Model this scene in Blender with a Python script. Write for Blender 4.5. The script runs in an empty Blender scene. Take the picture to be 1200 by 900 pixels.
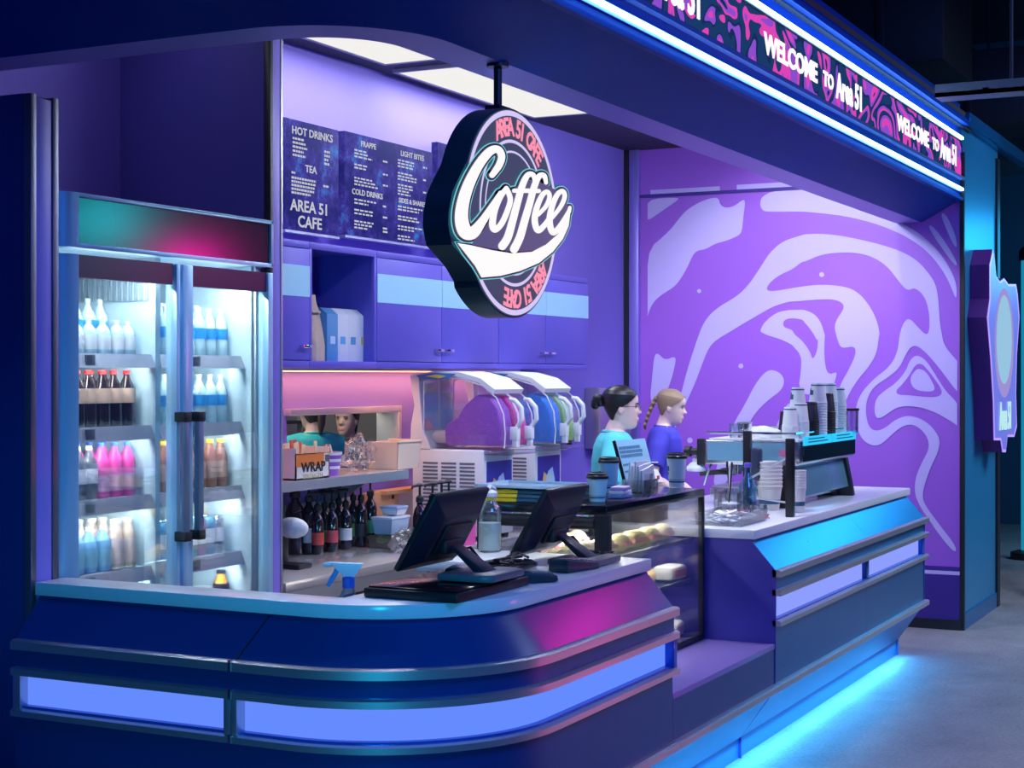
import bpy, bmesh, math, random
from mathutils import Vector, Matrix
from mathutils.geometry import tessellate_polygon, delaunay_2d_cdt
random.seed(5)
PI = math.pi
COL = bpy.context.scene.collection
SC = bpy.context.scene

# ---- camera model of the photograph (1200 x 900): x along the shop front, y into the shop, z up
F = 1887.0; CX, CY = 600.0, 440.0; CAMZ = 1.6
SA, CA = .4496, .8932
def X_at(px, Y):
    k = (px-CX)/F; return Y*(CA+SA*k)/(SA-CA*k)
def Y_at(px, X):
    k = (px-CX)/F; return X*(SA-k*CA)/(CA+k*SA)
def Z_at(py, X, Y): return CAMZ-(py-CY)*(CA*X+SA*Y)/F
def onY(px, py, Y):
    X = X_at(px, Y); return Vector((X, Y, Z_at(py, X, Y)))
def onX(px, py, X):
    Y = Y_at(px, X); return Vector((X, Y, Z_at(py, X, Y)))
def onZ(px, py, z):
    d = F*(CAMZ-z)/(py-CY); r = (px-CX)/F*d
    return Vector((SA*r+CA*d, -CA*r+SA*d, z))

# ---- materials
MATS = {}
def mat(name, col, rough=.5, metal=0., emit=None, es=0., spec=.5, coat=0., bump=None, var=0., vscale=8., brushed=None):
    if name in MATS: return MATS[name]
    m = bpy.data.materials.new(name); m.use_nodes = True
    nt = m.node_tree; b = nt.nodes['Principled BSDF']
    b.inputs['Base Color'].default_value = (*col, 1)
    b.inputs['Roughness'].default_value = rough
    b.inputs['Metallic'].default_value = metal
    b.inputs['Specular IOR Level'].default_value = spec
    b.inputs['Coat Weight'].default_value = coat
    if emit:
        b.inputs['Emission Color'].default_value = (*emit, 1)
        b.inputs['Emission Strength'].default_value = es
    tc = nt.nodes.new('ShaderNodeTexCoord')
    if var:
        n = nt.nodes.new('ShaderNodeTexNoise'); n.inputs['Scale'].default_value = vscale
        n.inputs['Detail'].default_value = 5
        mp = nt.nodes.new('ShaderNodeMapping'); nt.links.new(tc.outputs['Object'], mp.inputs[0])
        if brushed: mp.inputs['Scale'].default_value = brushed
        nt.links.new(mp.outputs[0], n.inputs['Vector'])
        mx = nt.nodes.new('ShaderNodeMix'); mx.data_type = 'RGBA'
        nt.links.new(n.outputs['Fac'], mx.inputs[0])
        mx.inputs[6].default_value = (*[c*(1-var) for c in col], 1)
        mx.inputs[7].default_value = (*[min(1, c*(1+var)) for c in col], 1)
        nt.links.new(mx.outputs[2], b.inputs['Base Color'])
        if brushed:
            mr = nt.nodes.new('ShaderNodeMapRange')
            mr.inputs[3].default_value = max(.02, rough-.012); mr.inputs[4].default_value = rough+.012
            nt.links.new(n.outputs['Fac'], mr.inputs[0]); nt.links.new(mr.outputs[0], b.inputs['Roughness'])
    if bump:
        n2 = nt.nodes.new('ShaderNodeTexNoise'); n2.inputs['Scale'].default_value = bump[0]
        nt.links.new(tc.outputs['Object'], n2.inputs['Vector'])
        bp = nt.nodes.new('ShaderNodeBump'); bp.inputs['Strength'].default_value = bump[1]
        bp.inputs['Distance'].default_value = .01
        nt.links.new(n2.outputs['Fac'], bp.inputs['Height']); nt.links.new(bp.outputs[0], b.inputs['Normal'])
    MATS[name] = m; return m
def glass(name, tint=(1, 1, 1), refl=.08, rough=.02):
    if name in MATS: return MATS[name]
    m = bpy.data.materials.new(name); m.use_nodes = True
    nt = m.node_tree; nt.nodes.clear()
    o = nt.nodes.new('ShaderNodeOutputMaterial'); t = nt.nodes.new('ShaderNodeBsdfTransparent')
    g = nt.nodes.new('ShaderNodeBsdfGlossy'); mx = nt.nodes.new('ShaderNodeMixShader')
    lw = nt.nodes.new('ShaderNodeLayerWeight'); lw.inputs[0].default_value = .35
    mr = nt.nodes.new('ShaderNodeMapRange'); mr.inputs[3].default_value = refl; mr.inputs[4].default_value = min(1, refl+.55)
    t.inputs[0].default_value = (*tint, 1); g.inputs['Roughness'].default_value = rough
    nt.links.new(lw.outputs['Fresnel'], mr.inputs[0]); nt.links.new(mr.outputs[0], mx.inputs[0])
    nt.links.new(t.outputs[0], mx.inputs[1]); nt.links.new(g.outputs[0], mx.inputs[2])
    nt.links.new(mx.outputs[0], o.inputs[0]); MATS[name] = m; return m
def glow(name, col, s):
    if name in MATS: return MATS[name]
    m = bpy.data.materials.new(name); m.use_nodes = True
    nt = m.node_tree; nt.nodes.clear()
    o = nt.nodes.new('ShaderNodeOutputMaterial'); e = nt.nodes.new('ShaderNodeEmission')
    e.inputs[0].default_value = (*col, 1); e.inputs[1].default_value = s
    nt.links.new(e.outputs[0], o.inputs[0]); MATS[name] = m; return m

# ---- mesh builder
class MB:
    def __init__(s): s.bm = bmesh.new(); s.mi = 0
    def V(s, p): return s.bm.verts.new(p)
    def Fc(s, vs):
        try:
            f = s.bm.faces.new(vs); f.material_index = s.mi; return f
        except ValueError: return None
    def box(s, x0, y0, z0, x1, y1, z1):
        v = [s.V((x, y, z)) for z in (z0, z1) for (x, y) in ((x0, y0), (x1, y0), (x1, y1), (x0, y1))]
        for q in ((3, 2, 1, 0), (4, 5, 6, 7), (0, 1, 5, 4), (1, 2, 6, 5), (2, 3, 7, 6), (3, 0, 4, 7)): s.Fc([v[i] for i in q])
        return s
    def hexa(s, bot, top):
        v = [s.V(p) for p in bot]+[s.V(p) for p in top]
        for q in ((3, 2, 1, 0), (4, 5, 6, 7), (0, 1, 5, 4), (1, 2, 6, 5), (2, 3, 7, 6), (3, 0, 4, 7)): s.Fc([v[i] for i in q])
        return s
    def grid(s, rings, closed=True, caps=True, loop=False):
        R = [[s.V(p) for p in r] for r in rings]; n = len(R[0])
        for i in range(len(R)-(0 if loop else 1)):
            a, b = R[i], R[(i+1) % len(R)]
            for j in range(n if closed else n-1):
                k = (j+1) % n; s.Fc([a[j], a[k], b[k], b[j]])
        if caps and closed and not loop: s.Fc(R[0][::-1]); s.Fc(R[-1])
        return s
    def prism(s, poly, vec):
        vec = Vector(vec); P = [Vector(p) for p in poly]
        tri = tessellate_polygon([P])
        a = [s.V(p) for p in P]; b = [s.V(p+vec) for p in P]; n = len(P)
        for t in tri: s.Fc([a[i] for i in t]); s.Fc([b[i] for i in t][::-1])
        for i in range(n):
            j = (i+1) % n; s.Fc([a[i], a[j], b[j], b[i]])
        return s
    def flat(s, poly):
        P = [Vector(p) for p in poly]
        nrm = Vector((0, 0, 0))
        for i in range(len(P)): nrm += (P[i]-P[0]).cross(P[(i+1) % len(P)]-P[0])
        nrm.normalize(); u = Vector((0, 0, 1)).cross(nrm)
        if u.length < .1: u = Vector((1, 0, 0))
        u.normalize(); w = nrm.cross(u); o = P[0]
        r = delaunay_2d_cdt([Vector(((p-o).dot(u), (p-o).dot(w))) for p in P], [], [list(range(len(P)))], 1, 1e-5)
        a = [s.V(o+u*q.x+w*q.y) for q in r[0]]
        for f in r[2]: s.Fc([a[i] for i in f])
        return s
    def lathe(s, prof, c=(0, 0, 0), n=20, axis='z', caps=True):
        rings = []
        for r, z in prof:
            ring = []
            for i in range(n):
                a = 2*PI*i/n; u, w = r*math.cos(a), r*math.sin(a)
                p = (u, w, z) if axis == 'z' else ((z, u, w) if axis == 'x' else (w, z, u))
                ring.append((p[0]+c[0], p[1]+c[1], p[2]+c[2]))
            rings.append(ring)
        return s.grid(rings, True, caps)
    def limb(s, pts, rad, n=10, caps=True, flatz=1.):
        P = [Vector(p) for p in pts]
        if not isinstance(rad, (list, tuple)): rad = [rad]*len(P)
        rings = []; ref = None
        for i, p in enumerate(P):
            t = (P[min(i+1, len(P)-1)]-P[max(i-1, 0)])
            if t.length < 1e-9: t = Vector((0, 0, 1))
            t.normalize()
            if ref is None:
                ref = Vector((0, 0, 1)) if abs(t.z) < .9 else Vector((1, 0, 0))
            u = ref-t*ref.dot(t)
            if u.length < 1e-6: u = t.orthogonal()
            u.normalize(); w = t.cross(u); ref = u
            rings.append([p+(u*math.cos(2*PI*j/n)*flatz+w*math.sin(2*PI*j/n))*rad[i] for j in range(n)])
        return s.grid(rings, True, caps)
    def cyl(s, p0, p1, r0, r1=None, n=16): return s.limb([p0, p1], [r0, r0 if r1 is None else r1], n)
    def ball(s, c, rx, ry=None, rz=None, n=14, m=9):
        ry = rx if ry is None else ry; rz = rx if rz is None else rz
        rings = []
        for i in range(m+1):
            t = -PI/2+PI*(i*.996+.002*m)/m
            rings.append([(c[0]+rx*math.cos(t)*math.cos(2*PI*j/n), c[1]+ry*math.cos(t)*math.sin(2*PI*j/n), c[2]+rz*math.sin(t)) for j in range(n)])
        return s.grid(rings)
    def text(s, txt, size, M, ext=.0008, align='CENTER', sx=1., bold=.014, fit=None):
        cu = bpy.data.curves.new('t', 'FONT'); cu.body = txt; cu.size = size; cu.extrude = ext; cu.align_x = align; cu.align_y = 'CENTER'
        cu.resolution_u = 3; cu.offset = bold*size
        ob = bpy.data.objects.new('t', cu); COL.objects.link(ob)
        dg = bpy.context.evaluated_depsgraph_get(); dg.update()
        me = bpy.data.meshes.new_from_object(ob.evaluated_get(dg))
        if fit:
            xs_ = [v.co.x for v in me.vertices]; sx = fit/max(1e-6, max(xs_)-min(xs_))
        me.transform(M @ Matrix.Diagonal((sx, 1, 1, 1)))
        n0 = len(s.bm.faces); s.bm.from_mesh(me); s.bm.faces.ensure_lookup_table()
        for f in s.bm.faces[n0:]: f.material_index = s.mi
        bpy.data.objects.remove(ob); bpy.data.curves.remove(cu); bpy.data.meshes.remove(me)
        return s
    def build(s, name, mats, parent=None, bevel=0., smooth=True, seg=2, world=False, angle=40):
        bm = s.bm
        if bevel:
            bmesh.ops.remove_doubles(bm, verts=bm.verts, dist=1e-6)
            bmesh.ops.recalc_face_normals(bm, faces=bm.faces)
            es = [e for e in bm.edges if len(e.link_faces) == 2 and e.calc_face_angle(0) > math.radians(35)]
            bmesh.ops.bevel(bm, geom=es, offset=bevel, segments=seg, affect='EDGES', clamp_overlap=True, profile=.5)
        bmesh.ops.recalc_face_normals(bm, faces=bm.faces)
        me = bpy.data.meshes.new(name); bm.to_mesh(me); bm.free()
        if world and parent: me.transform(parent.matrix_basis.inverted())
        for m in (mats if isinstance(mats, (list, tuple)) else [mats]): me.materials.append(m)
        if smooth:
            for p in me.polygons: p.use_smooth = True
            me.set_sharp_from_angle(angle=math.radians(angle))
        o = bpy.data.objects.new(name, me); COL.objects.link(o)
        if parent: o.parent = parent
        return o

def tag(o, label=None, cat=None, group=None, kind=None):
    if label: o['label'] = label
    if cat: o['category'] = cat
    if group: o['group'] = group
    if kind: o['kind'] = kind
    return o
def thing(name, label, cat, loc=(0, 0, 0), rz=0., group=None):
    o = bpy.data.objects.new(name, None); COL.objects.link(o); o.empty_display_size = .05
    o.location = loc; o.rotation_euler = (0, 0, rz)
    bpy.context.view_layer.update()
    o.matrix_basis  # location/rotation set above
    return tag(o, label, cat, group)
def struct(name, mb, m, cat=None, label=None, **k):
    o = mb.build(name, m, **k); o['kind'] = 'structure'
    if label: o['label'] = label
    if cat: o['category'] = cat
    return o
KIDS = {}
def dup(root, loc, label=None, rz=None, group=None, scale=None):
    r = root.copy(); COL.objects.link(r); r.location = loc
    if rz is not None: r.rotation_euler = (0, 0, rz)
    if scale: r.scale = scale
    if label: r['label'] = label
    if group: r['group'] = group
    for ch in [o for o in bpy.data.objects if o.parent == root]:
        c = ch.copy(); COL.objects.link(c); c.parent = r
        for g in [o for o in bpy.data.objects if o.parent == ch]:
            d = g.copy(); COL.objects.link(d); d.parent = c
    return r
ORD = ['first', 'second', 'third', 'fourth', 'fifth', 'sixth', 'seventh', 'eighth', 'ninth', 'tenth', 'eleventh', 'twelfth']
def sweep(mb, prof, path):
    cols = [[(x, y, z) for (x, y) in path(o)] for (o, z) in prof]
    rings = [[cols[i][j] for i in range(len(prof))] for j in range(len(cols[0]))]
    return mb.grid(rings)
def lpath(x0, y0, R, ytop, xend, n=16):
    def f(o):
        p = [(x0-o, ytop), (x0-o, y0+R)]
        cx, cy = x0+R, y0+R
        for i in range(1, n): 
            a = PI+(PI/2)*i/n; p.append((cx+(R+o)*math.cos(a), cy+(R+o)*math.sin(a)))
        p += [(x0+R, y0-o), (xend, y0-o)]
        return p
    return f
def spath(x0, x1, y):
    return lambda o: [(x0, y-o), (x1, y-o)]
MY = Matrix(((1, 0, 0, 0), (0, 0, -1, 0), (0, 1, 0, 0), (0, 0, 0, 1)))      # text that faces -y
def TY(x, y, z, rot=0.): return Matrix.Translation((x, y, z)) @ MY @ Matrix.Rotation(rot, 4, 'Z')
MX = Matrix(((0, 0, -1, 0), (-1, 0, 0, 0), (0, 1, 0, 0), (0, 0, 0, 1)))     # text that faces -x
def TX(x, y, z): return Matrix.Translation((x, y, z)) @ MX

# ---- palette
navy = mat('navy_laminate', (.005, .058, .27), .26, .2, var=.10, vscale=2.2)
bluemet = mat('blue_brushed_panel', (.012, .16, .42), .28, .55, var=.07, vscale=3, brushed=(1, 12, 12))
steel = mat('brushed_steel', (.60, .61, .65), .36, .85, var=.04, vscale=3, brushed=(1, 1, 30))
chrome = mat('chrome', (.75, .76, .8), .12, 1.)
purple = mat('purple_wall_paint', (.20, .145, .60), .6, var=.05, vscale=3)
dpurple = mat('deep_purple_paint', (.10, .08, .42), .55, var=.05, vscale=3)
cabpurple = mat('purple_cabinet_laminate', (.14, .115, .62), .42, var=.04)
palestripe = mat('pale_blue_laminate', (.42, .78, .96), .4)
topwhite = mat('white_stone_top', (.86, .89, .93), .2, var=.04, vscale=30)
black = mat('black_plastic', (.012, .013, .018), .42, var=.1)
blackg = mat('black_gloss', (.008, .009, .014), .15)
dark = mat('dark_void_paint', (.012, .014, .03), .7)
white = mat('white_plastic', (.8, .8, .82), .4)
frwhite = mat('fridge_interior', (.58, .76, .84), .45)
silver = mat('satin_aluminium', (.62, .68, .75), .33, .9)
clear = glass('clear_glass'); clearp = glass('clear_plastic', (.95, .97, 1), .12, .1)
# =============== SETTING ===============
def floor_mat():
    m = bpy.data.materials.new('dark_concrete_floor'); m.use_nodes = True
    nt = m.node_tree; b = nt.nodes['Principled BSDF']; tc = nt.nodes.new('ShaderNodeTexCoord')
    n = nt.nodes.new('ShaderNodeTexNoise'); n.inputs['Scale'].default_value = 3; n.inputs['Detail'].default_value = 9; n.inputs['Roughness'].default_value = .7
    n2 = nt.nodes.new('ShaderNodeTexNoise'); n2.inputs['Scale'].default_value = 60; n2.inputs['Detail'].default_value = 4
    r = nt.nodes.new('ShaderNodeValToRGB'); r.color_ramp.elements[0].position = .3; r.color_ramp.elements[0].color = (.10, .10, .125, 1)
    r.color_ramp.elements[1].position = .72; r.color_ramp.elements[1].color = (.27, .27, .31, 1)
    mx = nt.nodes.new('ShaderNodeMix'); mx.data_type = 'FLOAT'; mx.inputs[0].default_value = .45
    nt.links.new(tc.outputs['Object'], n.inputs[0]); nt.links.new(tc.outputs['Object'], n2.inputs[0])
    nt.links.new(n.outputs[0], mx.inputs[2]); nt.links.new(n2.outputs[0], mx.inputs[3]); nt.links.new(mx.outputs[0], r.inputs[0])
    nt.links.new(r.outputs[0], b.inputs['Base Color']); b.inputs['Roughness'].default_value = .55
    bp = nt.nodes.new('ShaderNodeBump'); bp.inputs['Strength'].default_value = .25; bp.inputs['Distance'].default_value = .01
    nt.links.new(n2.outputs[0], bp.inputs['Height']); nt.links.new(bp.outputs[0], b.inputs['Normal'])
    return m
struct('floor', MB().box(-3, -6, -.1, 18, 7, 0), floor_mat(), smooth=False)
BY = 4.3      # café back wall
# back wall with the pass-through opening
o0, o1 = X_at(336, BY), X_at(461, BY)
oz0, oz1 = 1.165, Z_at(486, 6.3, BY)
wb = MB()
wb.box(5.21, BY, 0, o0, BY+.1, 3.15); wb.box(o1, BY, 0, 10.4, BY+.1, 3.15)
wb.box(o0, BY, 0, o1, BY+.1, oz0); wb.box(o0, BY, oz1, o1, BY+.1, 3.15)
struct('wall_back', wb, purple, smooth=False)
struct('wall_alcove', MB().box(3.0, 4.42, 0, 5.21, 4.52, 3.15), purple, smooth=False)
# partition right of the fridge: painted body, metal-edged purple end cap
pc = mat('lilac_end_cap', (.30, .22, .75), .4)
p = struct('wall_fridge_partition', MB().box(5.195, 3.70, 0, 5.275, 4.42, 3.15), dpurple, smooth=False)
MB().box(5.207, 3.672, 0, 5.263, 3.70, 3.15).build('end_cap', pc, p, bevel=.004)
MB().box(5.190, 3.668, 0, 5.207, 3.70, 3.15).build('black_edge', black, p, bevel=.002); MB().box(5.263, 3.668, 0, 5.275, 3.70, 3.15).build('metal_edge', steel, p, bevel=.002)
# low partition at the far left
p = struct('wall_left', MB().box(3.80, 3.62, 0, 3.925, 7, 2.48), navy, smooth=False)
MB().box(3.826, 3.592, 0, 3.898, 3.62, 2.47).build('end_cap', pc, p, bevel=.004)
MB().box(3.80, 3.588, 0, 3.826, 3.62, 2.48).box(3.898, 3.588, 0, 3.925, 3.62, 2.48).build('metal_edge', mat('shaded_metal_edge', (.22, .22, .27), .4, .8), p, bevel=.003)  # steel edges darkened: the dim light here is put into the colour
struct('wall_side_far', MB().box(2.9, 4.42, 0, 3.0, 7, 3.15), purple, smooth=False)
# kitchen behind the pass-through
cream = mat('cream_kitchen_paint', (.62, .62, .52), .6)
struct('wall_kitchen', MB().box(5.0, 6.3, 0, 10.4, 6.4, 3.15).box(5.0, 4.53, 0, 5.1, 6.3, 3.15).box(10.4, BY+.1, 0, 10.5, 6.4, 3.15), cream, smooth=False)
# mural wall
MXW = 10.3
mur = mat('mural_violet', (.36, .115, .67), .5, var=.03, vscale=2)
mul = mat('mural_lilac', (.60, .49, .90), .5, var=.03, vscale=2)
murdark = mat('mural_base_indigo', (.05, .02, .26), .5)
w = struct('wall_mural', MB().box(MXW, 2.035, 0, MXW+.1, BY, 3.15), mur, smooth=False)
MB().box(MXW-.006, 2.035, .06, MXW, BY, .345).box(MXW-.006, 2.035, .368, MXW, BY, .396).build('wainscot', murdark, w, smooth=False)
MB().box(MXW-.007, 2.035, .345, MXW, BY, .368).build('line', mul, w, smooth=False)
MB().box(MXW-.012, 2.035, 2.82, MXW, BY, 2.842).build('panel_joint', murdark, w, smooth=False)
struct('baseboard_right', MB().box(MXW-.02, 2.02, 0, MXW, 3.9, .062), black, smooth=False)
OR = {1: (740, 200), 2: (930, 200), 3: (740, 380), 4: (930, 380)}
def mp(seq, x):
    out = []; m = 1
    for q in seq:
        if isinstance(q, int): m = q; continue
        if m == 0: px, py = q
        else: px, py = OR[m][0]+q[0]/4.5, OR[m][1]+q[1]/4.5
        out.append(onX(px, py, x))
    return out
def smoothpoly(P, it=2):
    for _ in range(it):
        Q = []
        for i in range(len(P)):
            a, b = P[i], P[(i+1) % len(P)]
            Q += [a*.75+b*.25, a*.25+b*.75]
        P = Q
    return P
def clampY(P): return [Vector((v.x, min(max(v.y, 2.05), 4.14), min(v.z, 2.818))) for v in P]
L1 = [3, (215, 590), (260, 370), (300, 220), (340, 100), 1, (345, 895), (380, 800), (440, 730), (560, 660), (620, 600), (680, 510), (730, 430), (800, 370), (900, 340),
 2, (60, 335), (150, 332), (250, 343), (360, 365), (480, 395), (580, 430), (660, 480), (720, 550), (750, 600), (765, 680), (770, 800), (790, 900), 4, (780, 60), (800, 120), (850, 180), (870, 200),
 (870, 360), (850, 340), (820, 300), (760, 220), (700, 150), (640, 105), (600, 140), (560, 230), (500, 280), (420, 330), (385, 400), (380, 470), (395, 540), (430, 565), (480, 550), (540, 500), (610, 478), (700, 510), (770, 590), (770, 660), (720, 760), (690, 850), (680, 900),
 0, (1083, 590), (1092, 603), (1105, 620), (1121, 641), (1119, 649), (1100, 626), (1088, 608), (1079, 595), (1072, 580), 4, (640, 820), (670, 740), (715, 660), (710, 600), (660, 540), (600, 525), (540, 560), (470, 630), (420, 645), (360, 610), (330, 530), (325, 450), (350, 370), (420, 290), (500, 230), (545, 160), (560, 60),
 2, (555, 900), (560, 860), (580, 800), (610, 775), (660, 830), (700, 870), (718, 840), (715, 740), (690, 660), (640, 615), (600, 635), (560, 590), (500, 510), (430, 460), (350, 435), (260, 430), (150, 440), (60, 480), 1, (900, 480), (850, 520), (780, 550), (730, 590), (712, 620), (720, 635), (760, 635), (900, 610),
 2, (150, 600), (270, 610), (340, 640), (400, 710), (440, 790), (455, 860), 4, (450, 60), (440, 150), (400, 220), (340, 290), (290, 370), (240, 480), (190, 480), (250, 310), (280, 260), (310, 200), (330, 150), (320, 115), (270, 125), (245, 120), (225, 60), 2, (215, 820), (230, 780), (265, 730), (262, 700), (220, 680), (150, 678), (0, 690), 1, (830, 690), (750, 715), (680, 755), (600, 800), (520, 850), (450, 890),
 3, (410, 120), (380, 190), (340, 300), (290, 410), (230, 550)]
A1 = [1, (70, 430), (200, 320), (260, 240), (300, 200), (370, 160), (440, 140), (462, 150), (465, 175), (490, 197), (540, 190), (590, 150), (600, 165), (590, 240), (582, 325), (560, 345), (500, 370), (440, 385), (390, 415), (350, 420), (325, 440), (290, 520), (240, 600), (200, 630), (150, 660), (110, 700), (85, 760), (70, 830)]
A2 = [1, (70, 275), (150, 220), (230, 165), (260, 140), (70, 150)]
B1 = [1, (690, 130), (676, 175), (690, 210), (720, 217), (900, 215), 2, (120, 222), (240, 235), (340, 255), (450, 285), (560, 330), (640, 375), (720, 440), (790, 530), (830, 610), (860, 690), (860, 580), (780, 440), (680, 340), (560, 270), (400, 190), (200, 110), (0, 60), 1, (800, 90)]
B2 = [2, (700, 290), (740, 290), (860, 470), (860, 520)]
B3 = [2, (770, 230), (800, 220), (860, 350), (860, 430)]
L2 = [1, (680, 840), (700, 800), (760, 750), (820, 735), (900, 733), 2, (60, 735), (110, 755), (145, 800), (165, 870), 4, (165, 50), (160, 150), (170, 240), (190, 265), (225, 252), (228, 265), (200, 360), (20, 380), (45, 200), (30, 150), (0, 120), 3, (850, 110), (790, 80), (720, 60), (680, 40)]
D2 = [1, (800, 790), (840, 775), (900, 785), 2, (50, 790), (100, 850), (125, 900), 4, (130, 70), (125, 140), (100, 190), (90, 150), (50, 90), (0, 50), 1, (850, 840), (800, 825)]
L3 = [4, (650, 160), (700, 190), (750, 270), (800, 350), (850, 400), (870, 430), (870, 540), (850, 525), (760, 470), (680, 440), (600, 430), (540, 440), (500, 470), (460, 495), (435, 495), (425, 450), (435, 390), (480, 350), (540, 310), (590, 250), (615, 185)]
D3 = [4, (670, 205), (700, 230), (760, 310), (785, 355), (770, 380), (720, 385), (600, 372), (550, 372), (538, 350), (570, 320), (610, 270), (640, 215)]
L4 = [4, (660, 232), (700, 250), (735, 310), (748, 345), (720, 357), (650, 350), (620, 320), (615, 280), (640, 245)]
L5 = [3, (740, 237), (790, 260), (808, 300), (790, 350), (720, 400), (650, 470), (600, 560), (560, 660), (500, 860), (420, 860), (470, 680), (540, 520), (600, 420), (650, 320), (700, 255)]
L6 = [3, (120, 165), (138, 150), (175, 190), (225, 170), (235, 185), (220, 260), (190, 350), (150, 420), (95, 420), (110, 260)]
L7 = [3, (830, 390), (850, 470), (770, 640), (735, 600)]
lite = MB(); dk = MB(); lite2 = MB()
for s in (L1, A1, A2, B1, B2, B3, L2, L5, L6, L7): lite.flat(clampY(smoothpoly(mp(s, MXW-.004))))
for (m, x, y, r) in ((1, 357, 635, 11), (3, 577, 220, 13), (3, 308, 612, 15), (2, 148, 548, 13)):
    lite.flat(mp([m]+[(x+r*math.cos(a*.5236), y+r*math.sin(a*.5236)) for a in range(12)], MXW-.004))
for s in (D2,): dk.flat(clampY(smoothpoly(mp(s, MXW-.006))))
lite2.flat(clampY(smoothpoly(mp(L3, MXW-.005))))
dk.flat(clampY(smoothpoly(mp(D3, MXW-.007))))
lite2.flat(clampY(smoothpoly(mp(L4, MXW-.009))))
lite.build('swirl_graphic', mul, w, smooth=False); dk.build('swirl_graphic', mur, w, smooth=False); lite2.build('swirl_graphic', mul, w, smooth=False)
# strip of the graphic above the joint
MB().box(MXW-.003, 2.9, 2.842, MXW, 3.5, 2.875).box(MXW-.003, 3.62, 2.842, MXW, 4.12, 2.872).build('swirl_graphic', mul, w, smooth=False)
# trim post at the corner of back wall and mural
tp = struct('trim_1', MB().box(10.255, 4.268, 0, 10.3, 4.3, 3.15), black, smooth=False)
MB().box(10.262, 4.195, 0, 10.298, 4.266, 3.15).build('metal_edge', mat('lilac_lit_metal_edge', (.35, .28, .8), .35, .6), tp, bevel=.003)  # steel strip, lilac light put into its colour
# blue pillar wall beyond the mural
pil = struct('wall_right', MB().box(MXW, 2.02, 0, 11.53, 2.035, 3.17).box(11.45, 2.035, 0, 11.53, 4.4, 3.17), mat('blue_pillar_metal', (.02, .22, .45), .35, .3, var=.08, vscale=2, brushed=(14, 1, 1)), smooth=False)
MB().box(MXW-.012, 2.006, 0, MXW+.018, 2.034, 3.0).build('black_edge', black, pil, smooth=False)
MB().box(11.44, 2.004, 0, 11.54, 2.02, 3.1).build('black_edge', black, pil, smooth=False)
MB().box(MXW, 1.97, 3.17, 12.6, 2.04, 3.25).build('top_rail', bluemet, pil, bevel=.006)
MB().box(MXW+.02, 2.008, 0, 11.44, 2.02, .1).build('skirting', bluemet, pil, smooth=False)
# café ceiling
cm = mat('charcoal_ceiling', (.035, .035, .06), .7)
struct('ceiling', MB().box(3.0, 2.0, 3.15, 10.5, 6.4, 3.25), cm, smooth=False)
struct('ceiling_hall', MB().box(-3, -6, 5.2, 18, 9, 5.3), dark, smooth=False)
# far hall wall with a blue tint
struct('wall_hall', MB().box(17.9, -6, 0, 18, 9, 5.3), mat('hall_teal_wall', (.012, .05, .11), .6), smooth=False)
# =============== BULKHEAD ===============
BX, BYY, BR = 3.69, 2.27, .42
bp = lpath(BX, BYY, BR, 4.42, MXW-.02, 20)
def bulk(prof): return sweep(MB(), prof, bp)
bk = struct('trim_2', bulk([(.24, 2.70), (0, 2.57), (-.02, 2.60), (.20, 2.73)]), mat('bulkhead_navy', (.004, .050, .36), .45, 0., spec=.08), label='navy bulkhead over the shop front', angle=30)
lip = mat('violet_soffit_lip', (.21, .15, .62), .35, .1)
bulk([(0, 2.57), (-.16, 2.57), (-.16, 2.60), (0, 2.60)]).build('soffit_lip', lip, bk, angle=30)
bulk([(-.16, 2.60), (-.16, 3.15), (-.13, 3.15), (-.13, 2.60)]).build('inner_face', purple, bk, angle=30)
bulk([(.24, 2.70), (.24, 3.30), (.10, 3.30), (.10, 2.70)]).build('fascia', mat('bulkhead_navy', (0, 0, 0)), bk, angle=30)
bulk([(.26, 2.695), (.26, 2.712), (.23, 2.712), (.23, 2.695)]).build('edge_trim', mat('bulkhead_navy', (0, 0, 0)), bk, angle=30)
bulk([(.27, 2.822), (.27, 2.84), (.24, 2.84), (.24, 2.822)]).build('edge_trim', mat('pale_blue_trim', (.15, .30, .85), .3, .5), bk, angle=30)
bulk([(.30, 3.16), (.30, 3.185), (.20, 3.30), (.20, 3.16)]).build('top_rail', mat('bulkhead_navy', (0, 0, 0)), bk, angle=30)
for z, nm in ((2.765, 'slim blue-white light strip along the lower edge of the bulkhead fascia'), (3.085, 'slim blue-white light strip above the welcome banner')):
    t = thing('led_strip', nm, 'light strip', (6, BYY-.25, z), group='fascia light strips')
    bulk([(.262, z-.008), (.262, z+.008), (.25, z+.008), (.25, z-.008)]).build('light_tube', glow('led_ice_blue', (.38, .78, 1.), 7.), t, world=True)
    bulk([(.25, z-.019), (.25, z+.019), (.241, z+.019), (.241, z-.019)]).build('channel', mat('led_channel', (.1, .25, .8), .3, .5), t, world=True)
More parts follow.
